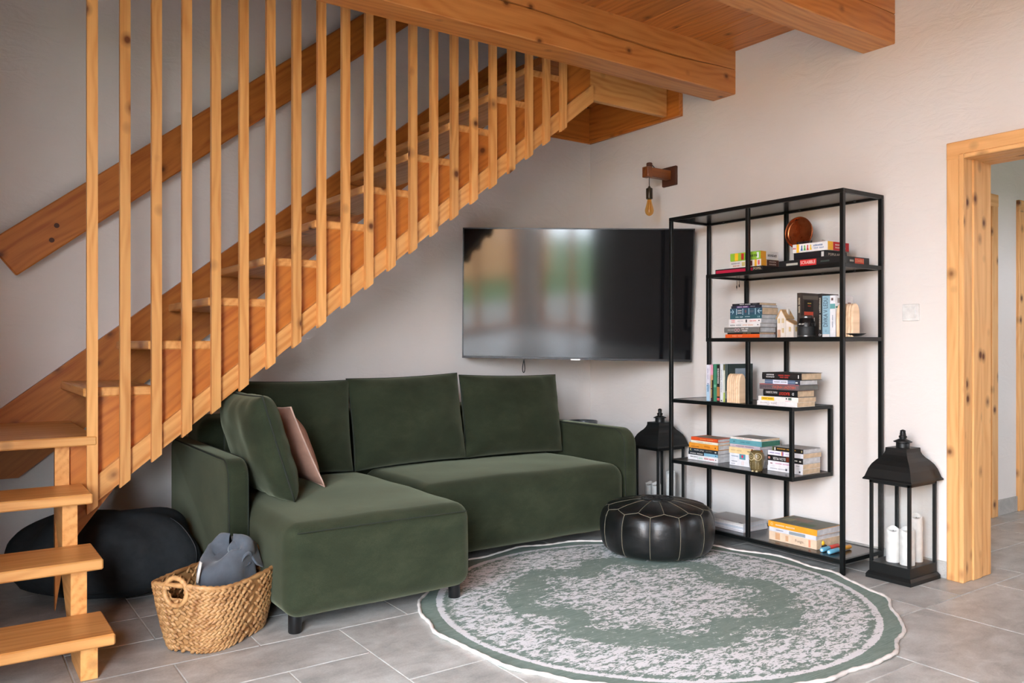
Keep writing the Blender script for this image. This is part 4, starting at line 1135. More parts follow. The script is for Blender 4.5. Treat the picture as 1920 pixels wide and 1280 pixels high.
stack(3.632, S5, [
 ('white paperback with red lettering at the bottom of the orange topped stack', 1290, 1346, .029, .130, (240, 240, 242), dict(marks=[('s', 16, .20, .24, .30, (60, 60, 66), True, .62), ('b', .335, .34, .2, .8, (120, 120, 124)), ('b', .37, .50, .3, .6, (190, 216, 206)), ('s', 14, .72, .34, .5, (226, 70, 76), True, .5), ('b', .92, .945, .4, .6, BK2)])),
 ('half black half light blue paperback in the orange topped stack', 1291, 1346, .018, .130, (40, 46, 52), dict(marks=[('b', .54, 1, .02, .98, (136, 186, 212)), ('s', 13, .28, .44, .6, WT, True, .5), ('b', .91, .95, .35, .6, (40, 52, 70))])),
 ('dark slate paperback with a yellow moon on the spine', 1291.5, 1346, .022, .130, (44, 52, 60), dict(marks=[('t', 'Proč spíme', .36, .32, .55, (236, 234, 226), True, .5), ('s', 14, .70, .2, .3, (176, 170, 140), True, .55), ('t', ')', .08, .05, .8, (236, 220, 130), True, .5), ('b', .90, .95, .35, .6, WT)])),
 ('yellow orange hardback in the middle of the orange topped stack', 1292, 1346, .031, .122, (238, 158, 54), dict(hard=True, marks=[('s', 17, .22, .28, .22, (120, 70, 20), True, .32), ('s', 4, .64, .2, .5, (206, 120, 30), True, .5), ('b', .90, .94, .35, .55, (110, 66, 20))])),
 ('thin cream hardback under the red orange book', 1296, 1346, .0145, .128, (240, 236, 214), dict(hard=True, marks=[('s', 15, .5, .6, .5, (206, 196, 160), True, .5)])),
 ('red orange hardback on top of the stack by the lantern', 1296, 1345, .020, .132, (226, 86, 40), dict(hard=True, marks=[('s', 17, .6, .5, .4, (244, 190, 120), True, .5), ('c', .1, .9, .1, .9, (150, 132, 112))])),
], 'books stacked on the fifth shelf')
stack(3.645, S5, [
 ('thick white paperback at the bottom of the stack behind the owl', 1368, 1424, .037, .150, (242, 242, 246), dict(marks=[('s', 8, .17, .20, .28, (120, 130, 150), False, .66), ('s', 6, .13, .14, .24, (120, 130, 150), False, .3), ('b', .42, .43, .2, .8, (236, 180, 170)), ('b', .47, .48, .2, .8, (236, 180, 170)), ('b', .68, .72, .2, .35, (80, 80, 90))])),
 ('white paperback with a pink heart on a teal band', 1368, 1424, .031, .150, (238, 240, 246), dict(marks=[('b', .34, .54, .02, .98, (92, 156, 170)), ('t', '♥', .44, .07, .6, (224, 56, 96), False, .5), ('s', 6, .18, .24, .32, (120, 140, 170), True, .5)])),
 ('pale yellow paperback behind the owl figure', 1367, 1424, .034, .150, (246, 218, 164), dict(marks=[('s', 11, .24, .36, .32, (206, 176, 116), True, .5), ('s', 11, .72, .22, .28, (90, 70, 50), True, .5)])),
 ('lilac grey hardback below the teal book', 1369, 1425, .018, .152, (206, 190, 198), dict(hard=True, marks=[('s', 21, .5, .6, .5, (140, 110, 140), True, .5)])),
 ('teal hardback with green page edges in the middle stack', 1368, 1428, .028, .158, (104, 166, 176), dict(pages=plain('green_page_edge', (62, 118, 98), .8), marks=[('s', 11, .50, .3, .35, (56, 116, 130), True, .5), ('s', 2, .15, .05, .45, (40, 84, 100), True, .5)])),
 ('thin cream book on top of the middle stack', 1370, 1427, .012, .160, (240, 232, 224), dict(pages=PAPERC, marks=[('s', 14, .45, .5, .5, (206, 120, 100), True, .5), ('c', .04, .97, .03, .97, (170, 166, 160))])),
], 'books stacked on the fifth shelf')
stack(3.654, S5, [
 ('white paperback with grey lettering at the bottom of the stack right of the owl', 1439, 1505, .027, .150, (242, 240, 242), dict(pages=PAPERC, marks=[('s', 17, .30, .44, .35, (150, 150, 160), True, .5), ('b', .52, .57, .3, .75, (90, 90, 100)), ('b', .90, .94, .3, .65, (70, 70, 76))])),
 ('white paperback with magenta lettering below the black biography', 1440, 1505.5, .027, .150, (242, 238, 240), dict(pages=PAPERC, marks=[('s', 15, .42, .40, .35, (214, 110, 160), True, .55), ('b', .07, .13, .4, .6, (150, 90, 100)), ('s', 4, .86, .10, .3, (90, 90, 100), True, .6)])),
 ('black biography with bold white title on the spine', 1439, 1505.5, .030, .150, (30, 28, 30), dict(hard=False, marks=[('b', .02, .08, .3, .7, (196, 130, 110)), ('t', 'ELON MUSK', .34, .36, .7, WT, True, .5), ('b', .54, .64, .1, .9, (110, 44, 20)), ('b', .76, .85, .4, .6, (190, 186, 176)), ('b', .90, .95, .35, .55, WT)])),
 ('white paperback with purple lettering above the black biography', 1440, 1506, .0245, .156, (240, 236, 240), dict(pages=PAPERC, marks=[('s', 13, .20, .30, .42, (130, 100, 180), True, .5), ('b', .39, .42, .05, .95, (230, 140, 70)), ('b', .42, .45, .05, .95, (150, 90, 170)), ('s', 5, .56, .1, .3, (170, 150, 190), True, .5)])),
 ('black paperback with gold lettering on top of the stack right of the owl', 1448, 1506, .023, .150, (30, 28, 26), dict(marks=[('b', .0, .04, .05, .95, (96, 110, 60)), ('b', .07, .11, .15, .85, (220, 216, 206)), ('s', 6, .30, .28, .5, (220, 160, 60), True, .58), ('s', 7, .62, .3, .5, (220, 160, 60), True, .58), ('b', .94, .97, .3, .7, (200, 180, 120)), ('c', .03, .98, .02, .98, (176, 172, 168))])),
], 'books stacked on the fifth shelf')
# bottom shelf: magazines and cookery books
zm = S6
for k, (lab, rgb) in enumerate([('pale grey magazine at the bottom of the pile on the lowest shelf', (206, 206, 210)), ('white magazine, second from the bottom of the pile', (226, 226, 230)), ('light blue grey magazine in the middle of the pile', (196, 204, 214)), ('white magazine, second from the top of the pile', (222, 220, 220)), ('top magazine of the pile with a grey photo cover', (204, 200, 196))]):
    T = .0095; xx = 3.603 + [0, .004, -.003, .003, .0][k]; yr = 2.937 + [0, .003, -.002, .004, 0][k]
    mk = [('c', .06, .96, .04, .97, (170, 168, 166)), ('c', .10, .12, .30, .55, (110, 70, 56)), ('c', .05, .10, .06, .14, (60, 60, 64))] if k == 4 else []
    book(lab, 'magazines on the lowest shelf', (xx, yr, zm), .285, .205, T - .0003, rgb, PAPER, False, FLAT, R(.6 * (k - 2)), mk, 'magazine', 'magazine'); zm += T
stack(3.606, S6, [
 ('thick cream cookery book at the bottom of the pile, beside the coloured pens', 1442, 1531, .046, .20, (232, 206, 178), dict(pages=PAPERC, marks=[('b', .14, .24, .15, .9, (214, 164, 122)), ('b', .36, .42, .2, .8, (216, 170, 130)), ('t', 'Fuego.', .66, .18, .45, (120, 84, 60), False, .5), ('b', .84, .88, .1, .9, (230, 150, 120))])),
 ('white cookery book between the cream and the orange spined one', 1442, 1530, .022, .20, (222, 222, 228), dict(marks=[('b', .44, .78, .1, .8, (150, 160, 164)), ('s', 8, .24, .16, .4, (90, 110, 150), False, .5)])),
 ('orange spined cookery book with a herb photo cover on top of its pile', 1440.5, 1532, .031, .215, (238, 164, 46), dict(marks=[('t', 'O', .08, .05, .7, (246, 214, 170), False, .5), ('s', 17, .36, .40, .38, (250, 240, 220), False, .5), ('c', .02, .99, .02, .98, (112, 112, 98)), ('c', .15, .4, .2, .5, (84, 104, 66)), ('c', .5, .8, .45, .8, (140, 112, 96)), ('c', .3, .6, .7, .9, (150, 144, 110))])),
], 'cookery books on the lowest shelf')
def marker(px, X0, L, rgb, cap, label, up=0.0, rz=0.0):
    y = on_x(px, X0); m = empty('marker_pen', (X0, y, S6 + .0115 + up), rz); tag(m, label, 'pen', 'coloured pens on the lowest shelf')
    def cy(a, b, r0, r1, nm, col):
        o = MB().lathe([(r0 * .9, a), (r0, a + .002), (r1, b - .002), (r1 * .9, b)], 16).build(nm, cover(col), m); o.rotation_euler = (0, R(90), 0)
    cy(0, L * .45, .0112, .0112, 'cap', cap); cy(L * .45, L, .0105, .0105, 'barrel', rgb)
    o = MB().lathe([(.0062, -.0004), (.0062, .0004)], 16).build('cap_end', cover((214, 232, 240)), m); o.rotation_euler = (0, R(90), 0)
marker(1540.5, 3.585, .15, (206, 66, 56), (104, 176, 206), 'fat marker pen with pale blue cap and red barrel', 0, R(3))
marker(1554, 3.575, .19, (240, 170, 50), (104, 176, 206), 'fat marker pen with pale blue cap and orange barrel', 0, R(2))
tb = empty('toy_blocks', (3.66, on_x(1545, 3.66) + .01, S6 + .0005)); tag(tb, 'little yellow and black toy beside the cookery books', 'toy')
for (a, b_, c_) in ((0, .018, .026), (.014, .028, .03), (.0, .035, .024)):
    MB().lathe([(.004, c_ - .012), (.010, c_ - .004), (.010, c_ + .004), (.004, c_ + .012)], 10, True, (a, b_ - .02)).build('yellow_bead', cover((244, 190, 40)), tb)
MB().bbox(-.012, .026, -.012, .024, 0, .016, .004).build('black_base', cover((40, 36, 30)), tb)

# standing books on the third shelf
def standing(label, group, X, pl, pr, z, H, D, rgb, marks=(), pages=PAPER, hard=False):
    yl, yr = on_x(pl, X), on_x(pr, X)
    return book(label, group, (X, yl, z), H, D, yl - yr - .0004, rgb, pages, hard, UP, 0, marks)
g3 = 'books standing on the third shelf'
b = standing('tall dark brown paperback with a red and black cover, standing behind the camera lens', g3, 3.580, 1494.6, 1502.6, S3, .226, .150, (62, 52, 46), [('s', 13, .28, .34, .7, (206, 196, 170), True, .5)])
for iq, (a0, a1, b0, b1, col) in enumerate(((.08, .95, .86, .94, (104, 96, 86)), (.16, .66, .58, .84, (34, 28, 26)), (.16, .66, .30, .58, (222, 84, 58)), (.70, .74, .1, .45, (206, 196, 180)), (.34, .54, .76, .78, (190, 160, 60)), (.36, .52, .70, .72, (200, 80, 50)))):
    T_ = on_x(1494.6, 3.58) - on_x(1502.6, 3.58) - .0004
    MB().box(.150 * a0, .150 * a1, .226 * b0, .226 * b1, T_, T_ + .0004 + .00015 * iq).build('cover_print', ink(col), b)
standing('narrow black paperback with cream lettering next to the light blue novel', g3, 3.585, 1534.4, 1541.2, S3, .216, .14, (34, 32, 32), [('s', 19, .46, .74, .7, (214, 206, 186), True, .5), ('t', 'Q', .95, .05, .9, WT, True, .5)])
standing('light blue paperback novel with large dark title on the spine', g3, 3.585, 1541.8, 1556.0, S3, .204, .140, (150, 186, 202), [('t', 'DÍVKA V LEDU', .40, .70, .82, (48, 58, 74), True, .48), ('b', .93, 1.0, .02, .98, (232, 228, 226)), ('t', 'III', .85, .05, .4, (96, 130, 156), True, .5)])
b = standing('white paperback with a teal band, standing behind the ribbed wooden arch', g3, 3.585, 1556.3, 1566.3, S3, .204, .150, (236, 236, 240), [('b', .20, .32, .02, .98, (106, 166, 166)), ('b', .06, .12, .25, .6, (90, 70, 70)), ('s', 16, .62, .3, .35, (130, 140, 160), True, .5)])
T_ = on_x(1556.3, 3.585) - on_x(1566.3, 3.585) - .0004
for iq, (a0, a1, b0, b1, col) in enumerate(((0.02, .98, .70, .74, (70, 140, 110)), (.12, .34, .82, .94, (150, 140, 136)), (.70, .86, .60, .84, (150, 110, 116)))):
    MB().box(.150 * a0, .150 * a1, .204 * b0, .204 * b1, T_, T_ + .0004 + .00015 * iq).build('cover_print', ink(col), b)
# standing books on the fourth shelf
g4 = 'books standing on the fourth shelf'
for (lab, pl, pr, H, rgb, mk, dx) in [
 ('white and pale blue paperback with blue lettering at the end of the standing row', 1324.5, 1330.6, .205, (226, 224, 234), [('b', .55, 1, .02, .98, (176, 206, 228)), ('s', 5, .62, .24, .8, (60, 104, 150), True, .5), ('s', 11, .25, .3, .4, (150, 140, 170), True, .5)], 0),
 ('pink and black paperback in the standing row', 1331.0, 1337.4, .206, (40, 32, 30), [('b', 0, .42, .02, .98, (214, 150, 170)), ('b', .28, .42, .02, .98, (196, 150, 110)), ('s', 19, .66, .5, .5, (226, 190, 110), True, .5)], .01),
 ('bright green paperback in the standing row', 1337.8, 1343.4, .210, (66, 134, 104), [('b', .55, .62, .1, .9, (120, 180, 150))], 0),
 ('black and brown thriller with white lettering in the standing row', 1343.8, 1349.6, .206, (40, 34, 30), [('s', 8, .30, .42, .8, (236, 230, 220), True, .5), ('b', .60, .86, .05, .95, (178, 120, 70)), ('b', .90, .97, .05, .95, (206, 90, 90))], .005),
 ('white paperback with thin grey lettering in the standing row', 1350.0, 1355.6, .212, (222, 224, 226), [('s', 13, .45, .6, .5, (150, 156, 166), True, .5), ('b', .95, .98, .3, .7, BK2)], 0),
 ('slim olive and cream paperback next to the dark green picture book', 1356.0, 1359.6, .210, (206, 206, 190), [('b', 0, .16, .02, .98, (92, 92, 56)), ('b', .75, 1, .02, .98, (170, 186, 90))], .004)]:
    standing(lab, g4, 3.570 + dx, pl, pr, S4, H, .14, rgb, mk)
b = standing('large dark green picture book with a grey photo on its cover', g4, 3.566, 1360.0, 1364.2, S4, .212, .215, (40, 58, 56), [('s', 7, .8, .2, .6, (190, 200, 200), True, .5)], hard=True)
T_ = on_x(1360.0, 3.566) - on_x(1364.2, 3.566) - .0004
for iq, (a0, a1, b0, b1, col) in enumerate(((.30, .78, .30, .88, (150, 164, 176)), (.30, .78, .30, .50, (120, 116, 104)), (.46, .78, .56, .64, (60, 66, 70)))):
    MB().box(.215 * a0, .215 * a1, .212 * b0, .212 * b1, T_, T_ + .0004 + .00015 * iq).build('cover_print', ink(col), b)
# ribbed wooden arches
def arch(label, X, pl, z, n, wx, h, dy):
    y0 = on_x(pl, X); a = empty('wooden_arch', (X + wx / 2, y0 - n * dy / 2, z + .0005)); tag(a, label, 'ornament', 'ribbed wooden arches')
    for k in range(n):
        yy = n * dy / 2 - k * dy
        sh_ = 0.0
        poly = [(-wx / 2, 0), (wx / 2, 0), (wx / 2, h * .58)]
        for q in range(1, 10):
            t = q / 10; an = math.pi * t
            poly.append((wx / 2 * math.cos(an), h * .58 + h * .42 * math.sin(an) ** .8))
        poly.append((-wx / 2, h * .58))
        bm = bmesh.new()
        vs0 = [bm.verts.new((p[0], yy - dy + .0003, p[1])) for p in poly]; vs1 = [bm.verts.new((p[0], yy - .0003, p[1])) for p in poly]
        bm.faces.new(vs0); bm.faces.new(list(reversed(vs1)))
        for i in range(len(poly)): bm.faces.new((vs0[i], vs1[i], vs1[(i + 1) % len(poly)], vs0[(i + 1) % len(poly)]))
        bmesh.ops.recalc_face_normals(bm, faces=bm.faces)
        ed = [e for e in bm.edges if abs(e.verts[0].co.y - e.verts[1].co.y) < 1e-6 and not (abs(e.verts[0].co.z) < 1e-6 and abs(e.verts[1].co.z) < 1e-6)]
        bmesh.ops.bevel(bm, geom=ed, offset=.0055, segments=2, profile=.5, affect='EDGES')
        MB().bm(bm).build('arch_rib', ARCHW, a)
arch('ribbed pale wooden arch standing in front of the dark green picture book', 3.556, 1362, S4, 6, .060, .160, .0145)
arch('ribbed pale wooden arch on the third shelf beside the corner post', 3.560, 1567, S3, 6, .062, .160, .0150)
dsh = empty('black_dish', (3.60, on_x(1596, 3.60), S3)); tag(dsh, 'shallow black dish next to the wooden arch', 'dish')
MB().lathe([(.018, .0005), (.030, .003), (.052, .014), (.053, .016), (.048, .0155), (.028, .006), (.002, .005)], 28, True, (0, 0), .55, 1.0).build('bowl', PLASTIC, dsh)
dsh.location.x = 3.551 + .03; dsh.location.y = on_x(1604, 3.58)
# camera lens
ln = empty('camera_lens', (3.575, on_x(1512, 3.575), S3)); tag(ln, 'black camera lens standing upright in front of the dark brown book', 'lens')
MB().lathe([(.040, .0005), (.0415, .003), (.0415, .050), (.040, .053)], 36).build('focus_barrel', plain('lens_rubber', (34, 35, 36), .6), ln)
MB().lathe([(.0405, .053), (.0405, .078), (.036, .082), (.036, .092), (.031, .096)], 36).build('zoom_barrel', PLASTIC, ln)
rg = MB()
for k in range(28):
    a = 2 * math.pi * k / 28; rg.box(-.0015, .0015, .0395, .0425, .056, .072).xf(Matrix.Rotation(0, 4, 'Z'))
    n_ = 8; rg.v[-n_:] = [tuple(Matrix.Rotation(a, 4, 'Z') @ Vector(v)) for v in rg.v[-n_:]]
rg.build('grip_ribs', PLASTIC, ln)
MB().lathe([(.031, .096), (.0315, .098), (.0315, .108), (.028, .110)], 36).build('mount_ring', plain('lens_steel', (120, 120, 120), .3, .9), ln)
MB().lathe([(.0416, .0035), (.0418, .0045), (.0418, .0075), (.0416, .0085)], 36).build('chrome_ring', plain('lens_steel', (120, 120, 120), .3, .9), ln)
strokes(6, .010, INKW, ln, (-.0418, 0, .066), ((0, -1, 0), (0, 0, 1)))
# toy house
hs = empty('toy_house', (3.57, on_x(1476, 3.57), S3 + .0003)); tag(hs, 'small white wooden toy house with tan roof', 'ornament')
HWm = plain('house_white', (226, 216, 206), .7); HRm = wood('house_roof', (206, 170, 124), (176, 136, 92), knots=False, rough=.6)
yL = .062; yM = .010; yR = -.034
m = MB().prism([(yM, 0), (yL, 0), (yL, .098), ((yL + yM) / 2, .142), (yM, .098)], 0, .062, 'x')
m.build('main_wall', HWm, hs)
MB().prism([(yR, 0), (yM, 0), (yM, .088), (yR, .066)], .006, .060, 'x').build('side_wing', HWm, hs)
def slab(y0, z0, y1, z1, x0, x1, t):
    d = Vector((y1 - y0, z1 - z0)).normalized(); n = Vector((-d.y, d.x))
    if n.y < 0: n = -n
    return MB().prism([(y0, z0), (y1, z1), (y1 + n.x * t, z1 + n.y * t), (y0 + n.x * t, z0 + n.y * t)], x0, x1, 'x')
yc = (yL + yM) / 2
slab(yL + .004, .0945, yc, .1425, -.004, .066, .004).build('roof_slope', HRm, hs)
slab(yM - .004, .0945, yc, .1425, -.004, .066, .004).build('roof_slope', HRm, hs)
slab(yR - .005, .064, yM, .0885, .001, .066, .004).build('wing_roof', HRm, hs)
MB().bbox(.030, .044, yM + .006, yM + .018, .112, .148, .001).build('chimney', HWm, hs)
FW2 = plain('house_window', (206, 176, 116), .6)
for (ya, za) in ((.050, .074), (.026, .074), (.026, .024), (-.012, .030)):
    MB().box(-.001 if ya > .01 else .005, .0005 if ya > .01 else .0065, ya - .006, ya + .006, za, za + .024).build('window_frame', FW2, hs)
    MB().box(-.0016 if ya > .01 else .0044, -.0009 if ya > .01 else .0051, ya - .0007, ya + .0007, za, za + .024).build('window_bar', HWm, hs)
MB().box(.02, .034, yR - .0012, yR + .0005, .030, .054).build('window_frame', FW2, hs)
MB().box(-.0018, .0003, .040, .058, .0, .040).build('house_door', plain('house_door', (196, 156, 130), .6), hs)
# owl
ow = empty('ceramic_owl', (3.575, on_x(1419, 3.575), S5), R(-72)); tag(ow, 'brown glazed ceramic owl at the shelf edge between the book stacks', 'figurine')
OWM = plain('olive_glaze', (112, 96, 62), .25, 0, .5, .25); OWL = plain('cream_glaze', (206, 190, 150), .35)
MB().lathe([(.026, .0005), (.030, .004), (.036, .020), (.0395, .045), (.0395, .075), (.037, .092), (.032, .103), (.020, .110), (.002, .111)], 32).build('body', OWM, ow)
for sx in (-1, 1):
    MB().lathe([(.008, 0), (.006, .010), (.001, .016)], 10, True, (sx * .026, 0)).build('ear_tuft', plain('rust_glaze', (140, 76, 34), .35), ow, (0, 0, .099))
    pts = []
    for k in range(26):
        a = 2 * math.pi * k / 26; u = sx * .0175 + .0165 * math.cos(a); zz = .080 + .019 * math.sin(a)
        pts.append((u, -math.sqrt(max(1e-6, .0405 ** 2 - u * u)) - .0002, zz))
    MB().tube(pts, .0016, 5, True, False, True).build('eye_ring', OWL, ow)
    pts = [(sx * .0175 + .0075 * math.cos(a), -math.sqrt(max(1e-6, .0405 ** 2 - (sx * .0175 + .0075 * math.cos(a)) ** 2)) - .0002, .081 + .008 * math.sin(a)) for a in [2 * math.pi * k / 16 for k in range(16)]]
    MB().tube(pts, .0011, 5, True, False, True).build('pupil_ring', OWL, ow)
    MB().lathe([(.007, .0), (.006, .006), (.001, .008)], 10, True, (sx * .011, -.032)).build('foot', OWL, ow)
MB().tube([(0, -.0408, .085), (0, -.0430, .074), (0, -.0412, .064)], [.001, .003, .0008], 6).build('beak', OWL, ow)
fe = MB()
for k in range(16):
    u = -.022 + .0145 * (k % 4); zz = .050 - .009 * (k // 4)
    fe.tube([(u, -math.sqrt(.0402 ** 2 - u * u) - .0002, zz), (u + .001, -math.sqrt(.0398 ** 2 - u * u) - .0002, zz - .006)], .0009, 4)
fe.build('breast_flecks', OWL, ow)

# ------------------------------------------------------------------ board games on the second shelf
def box_game(label, X, pl, pr, z, T, D, rgb, front=(), side=(), grp='board games on the second shelf'):
    yl, yr = on_x(pl, X), on_x(pr, X); L = yl - yr
    b = empty('board_game_box', (X, yr, z), label=label, cat='board game', group=grp)
    MB().bbox(.001, D - .001, .001, L - .001, .0004, T * .4, .001).build('box_base', cover(rgb), b)
    MB().bbox(0, D, 0, L, T * .12, T - .0003, .0012).build('box_lid', cover(rgb), b)
    for iq, mk in enumerate(front):
        if mk[0] == 'b': decal(b, -.0001 - .0001 * iq, L * (1 - mk[2]), L * (1 - mk[1]), T * mk[3], T * mk[4], mk[5])
        elif mk[0] in ('t', 's'): (text if mk[0] == 't' else strokes)(mk[1], T * mk[4], ink(mk[5]), b, (-.0018, L * (1 - mk[2]), T * mk[7]), ((0, -1, 0), (0, 0, 1)) if not mk[6] else ((0, 1, 0), (0, 0, -1)), width=L * mk[3])
        elif mk[0] == 'p':    # pawn silhouettes
            for q, col in enumerate(mk[2]):
                y = L * (1 - (mk[1] + .085 * q)); w = T * .16
                pawn = MB().prism([(y - w, T * .2), (y + w, T * .2), (y + w * .35, T * .55), (y + w * .55, T * .68), (y, T * .85), (y - w * .55, T * .68), (y - w * .35, T * .55)], -.0012, -.0002, 'x')
                pawn.build('pawn_print', ink(col), b)
    for mk in side:
        if mk[0] == 'b': MB().box(D * mk[1], D * mk[2], -.0006, 0, T * mk[3], T * mk[4]).build('print', ink(mk[5]), b)
        else: (text if mk[0] == 't' else strokes)(mk[1], T * mk[4], ink(mk[5]), b, (D * mk[2], -.0012, T * mk[7]), ((1, 0, 0), (0, 0, 1)) if not mk[6] else ((-1, 0, 0), (0, 0, -1)), width=D * mk[3])
    return b
box_game('flat black and crimson game box under the two small bright game boxes', 3.575, 1341, 1430, S2, .028, .19, (28, 24, 26),
    [('b', .02, .80, .15, .75, (196, 34, 70)), ('t', 'POPEL', .90, .16, .6, (226, 206, 170), False, .5)])
box_game('small white game box with fruit pictures, between the crimson box and the green box', 3.590, 1368, 1427, S2 + .028, .038, .15, (232, 226, 218),
    [('s', 7, .20, .28, .32, (120, 110, 130), True, .66), ('s', 4, .22, .22, .32, (206, 110, 90), True, .3), ('b', .40, .50, .2, .8, (206, 190, 120)), ('b', .62, .73, .15, .85, (110, 40, 36)), ('b', .80, .87, .02, .98, (240, 180, 40)), ('b', .90, .96, .2, .85, (226, 110, 110))],
    [('b', 0, .30, .02, .98, (226, 156, 40)), ('b', .32, .99, .05, .95, (80, 44, 36)), ('s', 5, .64, .4, .3, (206, 190, 176), False, .68), ('s', 5, .64, .4, .3, (206, 190, 176), False, .32)])
box_game('small bright green game box on top of the pile with pawns on its side', 3.590, 1369, 1426, S2 + .066, .044, .15, (150, 196, 60),
    [('b', .16, .27, .02, .98, (244, 190, 40)), ('b', .37, .46, .1, .9, (190, 50, 40)), ('b', .50, .58, .1, .8, (60, 150, 70)), ('s', 4, .78, .26, .5, (50, 60, 40), False, .5), ('b', .88, .95, .15, .85, (230, 232, 226))],
    [('b', 0, .30, .02, .98, (226, 156, 40)), ('b', .31, .99, .02, .98, (226, 220, 214)), ('s', 6, .64, .52, .5, (40, 40, 44), False, .5)])
box_game('long black word game box with a red title panel', 3.565, 1460, 1577, S2, .038, .24, (24, 26, 28),
    [('b', .13, .32, .3, .6, (190, 188, 176)), ('b', .36, .62, .10, .90, (214, 40, 40)), ('t', 'SCRABBLE', .49, .24, .62, (244, 234, 220), False, .5), ('s', 8, .76, .14, .36, (90, 110, 104), False, .5)],
    [('b', .30, .44, .35, .6, (170, 168, 160)), ('b', .48, .80, .15, .85, (206, 70, 50)), ('t', 'SCRABBLE', .64, .30, .55, (240, 180, 140), False, .5)])
box_game('black quiz game box lying on the long word game box', 3.585, 1488, 1546, S2 + .038, .036, .19, (22, 22, 28),
    [('b', .90, .98, .18, .86, (214, 210, 206))], [('t', 'POPULAR', .42, .52, .5, (220, 206, 186), False, .5)])
box_game('white game box with four coloured pawns, top of its pile', 3.580, 1486, 1552, S2 + .074, .044, .18, (236, 232, 230),
    [('s', 4, .06, .10, .3, (224, 70, 70), True, .5), ('b', .12, .19, .02, .98, (244, 186, 40)), ('p', .27, [(70, 110, 160), (90, 170, 80), (206, 50, 50), (236, 190, 60)]), ('s', 7, .74, .26, .34, (90, 130, 180), False, .66), ('s', 9, .76, .28, .26, (120, 150, 190), False, .36)],
    [('b', 0, .24, .02, .98, (240, 180, 46)), ('b', .25, .99, .02, .98, (196, 34, 40)), ('s', 9, .56, .46, .3, (244, 232, 226), False, .66), ('s', 13, .58, .5, .26, (244, 232, 226), False, .34)])
# comb, soft cloth and copper tray on the games
tpz = S2 + .118
cm = empty('hair_comb', (3.64, on_x(1510, 3.64), tpz + .0005)); tag(cm, 'black and white striped comb lying on the white game box', 'comb')
MB().bbox(-.01, .004, -.046, .046, 0, .004, .001).build('comb_spine', cover((236, 232, 228)), cm)
for k in range(12):
    MB().box(-.010, -.006, -.044 + .0077 * k, -.044 + .0077 * k + .0034, .004, .018).build('comb_tooth', INK, cm)
cl_ = empty('crumpled_tissue', (3.70, on_x(1540, 3.70), tpz + .0002)); tag(cl_, 'crumpled pale tissue lying on the white game box', 'tissue')
def tis(u, v):
    a = 2 * math.pi * u; r = .030 * math.sin(math.pi * min(1, v * .5 + .02)); 
    if v > .5: r = .030 * (1 - .12 * (v - .5))
    n_ = mnoise.noise(Vector((math.cos(a) * 2, math.sin(a) * 2, v * 4)))
    return ((r + .008 * n_) * math.cos(a), (r + .008 * n_) * 1.4 * math.sin(a), max(0.0, .022 * (1 - v) + .005 * n_ * (1 - v)))
MB().grid(tis, 24, 10, True).build('folds', plain('tissue_pink', (226, 208, 200), .95), cl_)
cp = empty('copper_tray', (3.795, on_x(1501, 3.795), S2 + .0 + .20), rot=(0, R(-90), 0)); tag(cp, 'round copper tray leaning upright behind the game boxes', 'tray')
def copper():
    t = NT('copper'); a = t.noise(t.coord(), 14, 5); t.col(t.ramp(a, [(.3, s2l((150, 80, 48))), (.7, s2l((196, 116, 74)))])); t.rough(t.math('MULTIPLY_ADD', a, .25, .16)); t.b.inputs['Metallic'].default_value = 1.0; return t.m
CU = copper(); r_ = .082
MB().lathe([(.001, .002), (r_ - .012, .002), (r_ - .006, .005), (r_ - .002, .016), (r_, .018), (r_ + .001, .016), (r_ - .003, .003), (r_ - .010, -.001), (.001, -.001)], 48).build('dish', CU, cp)
MB().tube([(r_ * math.cos(2 * math.pi * k / 60), r_ * math.sin(2 * math.pi * k / 60), .0175) for k in range(60)], .0022, 6, True, False, True).build('rolled_rim', CU, cp)
cp.location = (3.742, on_x(1501, 3.742), S2 + .118 + .0825)
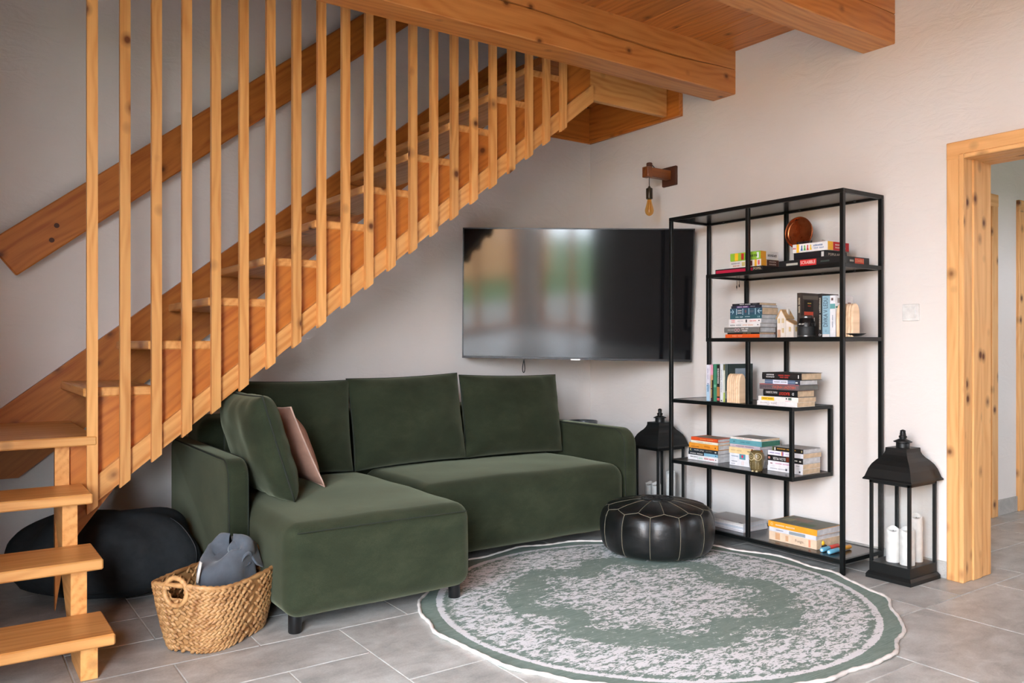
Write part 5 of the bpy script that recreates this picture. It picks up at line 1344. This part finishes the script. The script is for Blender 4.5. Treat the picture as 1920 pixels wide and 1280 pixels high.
# fairy-light leads hanging below the second shelf
fl_ = empty('string_light_leads', (3.80, on_x(1383, 3.80), S2 - .02)); tag(fl_, 'pair of thin black cable ends hanging below the second shelf', 'cable')
for (dy, dz, tip) in ((.006, .0, True), (-.012, .006, False)):
    MB().tube([(0, dy, 0), (.002, dy * 1.1, -.02), (0, dy, -.030 + dz)], .0012, 5).build('cable', PLASTIC, fl_)
    MB().lathe([(.002, -.046 + dz), (.0032, -.044 + dz), (.0032, -.031 + dz), (.002, -.029 + dz)], 10, True, (0, dy)).build('plug', PLASTIC, fl_)
    if tip: MB().lathe([(.0012, -.056), (.0018, -.047)], 8, True, (0, dy)).build('plug_tip', plain('silver_badge', (170, 170, 170), .3, .9), fl_)

# ------------------------------------------------------------------ pieces that belong to a part become its sub-parts
RULES = {'lettering': ('cover', 'box_lid', 'zoom_barrel'), 'print': ('cover', 'box_lid'), 'cover_print': ('cover',), 'pawn_print': ('box_lid',), 'piping': ('cover', 'armrest'),
         'wick': ('wax_body',), 'wax_pool': ('wax_body',), 'badge': ('bottom_bezel',), 'chimney': ('roof',), 'carry_ring': ('chimney_cap',),
         'embroidery': ('top_medallion',), 'medallion_edge': ('top_medallion',), 'filament': ('bulb',), 'grip_ribs': ('zoom_barrel',), 'rolled_rim': ('dish',), 'plug_tip': ('plug',),
         'eye_ring': ('body',), 'pupil_ring': ('body',), 'beak': ('body',), 'breast_flecks': ('body',), 'zip_seam': ('bag',), 'corded_edge': ('pile',), 'seam': ('chaise_seat',), 'clip': ('shelf_board',)}
def base(n): return n.split('.')[0]
kids = {}
for o in bpy.data.objects:
    if o.parent is not None and o.parent.parent is None: kids.setdefault(o.parent, []).append(o)
for root, ch in kids.items():
    for o in ch:
        want = RULES.get(base(o.name))
        if not want: continue
        c = [q for q in ch if base(q.name) in want and max(abs(v) for v in q.rotation_euler) < 1e-9]
        if not c: continue
        def mid(q):
            b = [Vector(v) for v in q.bound_box]; return sum(b, Vector()) / 8 + q.location
        sib = min(c, key=lambda q: (mid(q) - mid(o)).length)
        o.location = Vector(o.location) - Vector(sib.location); o.parent = sib
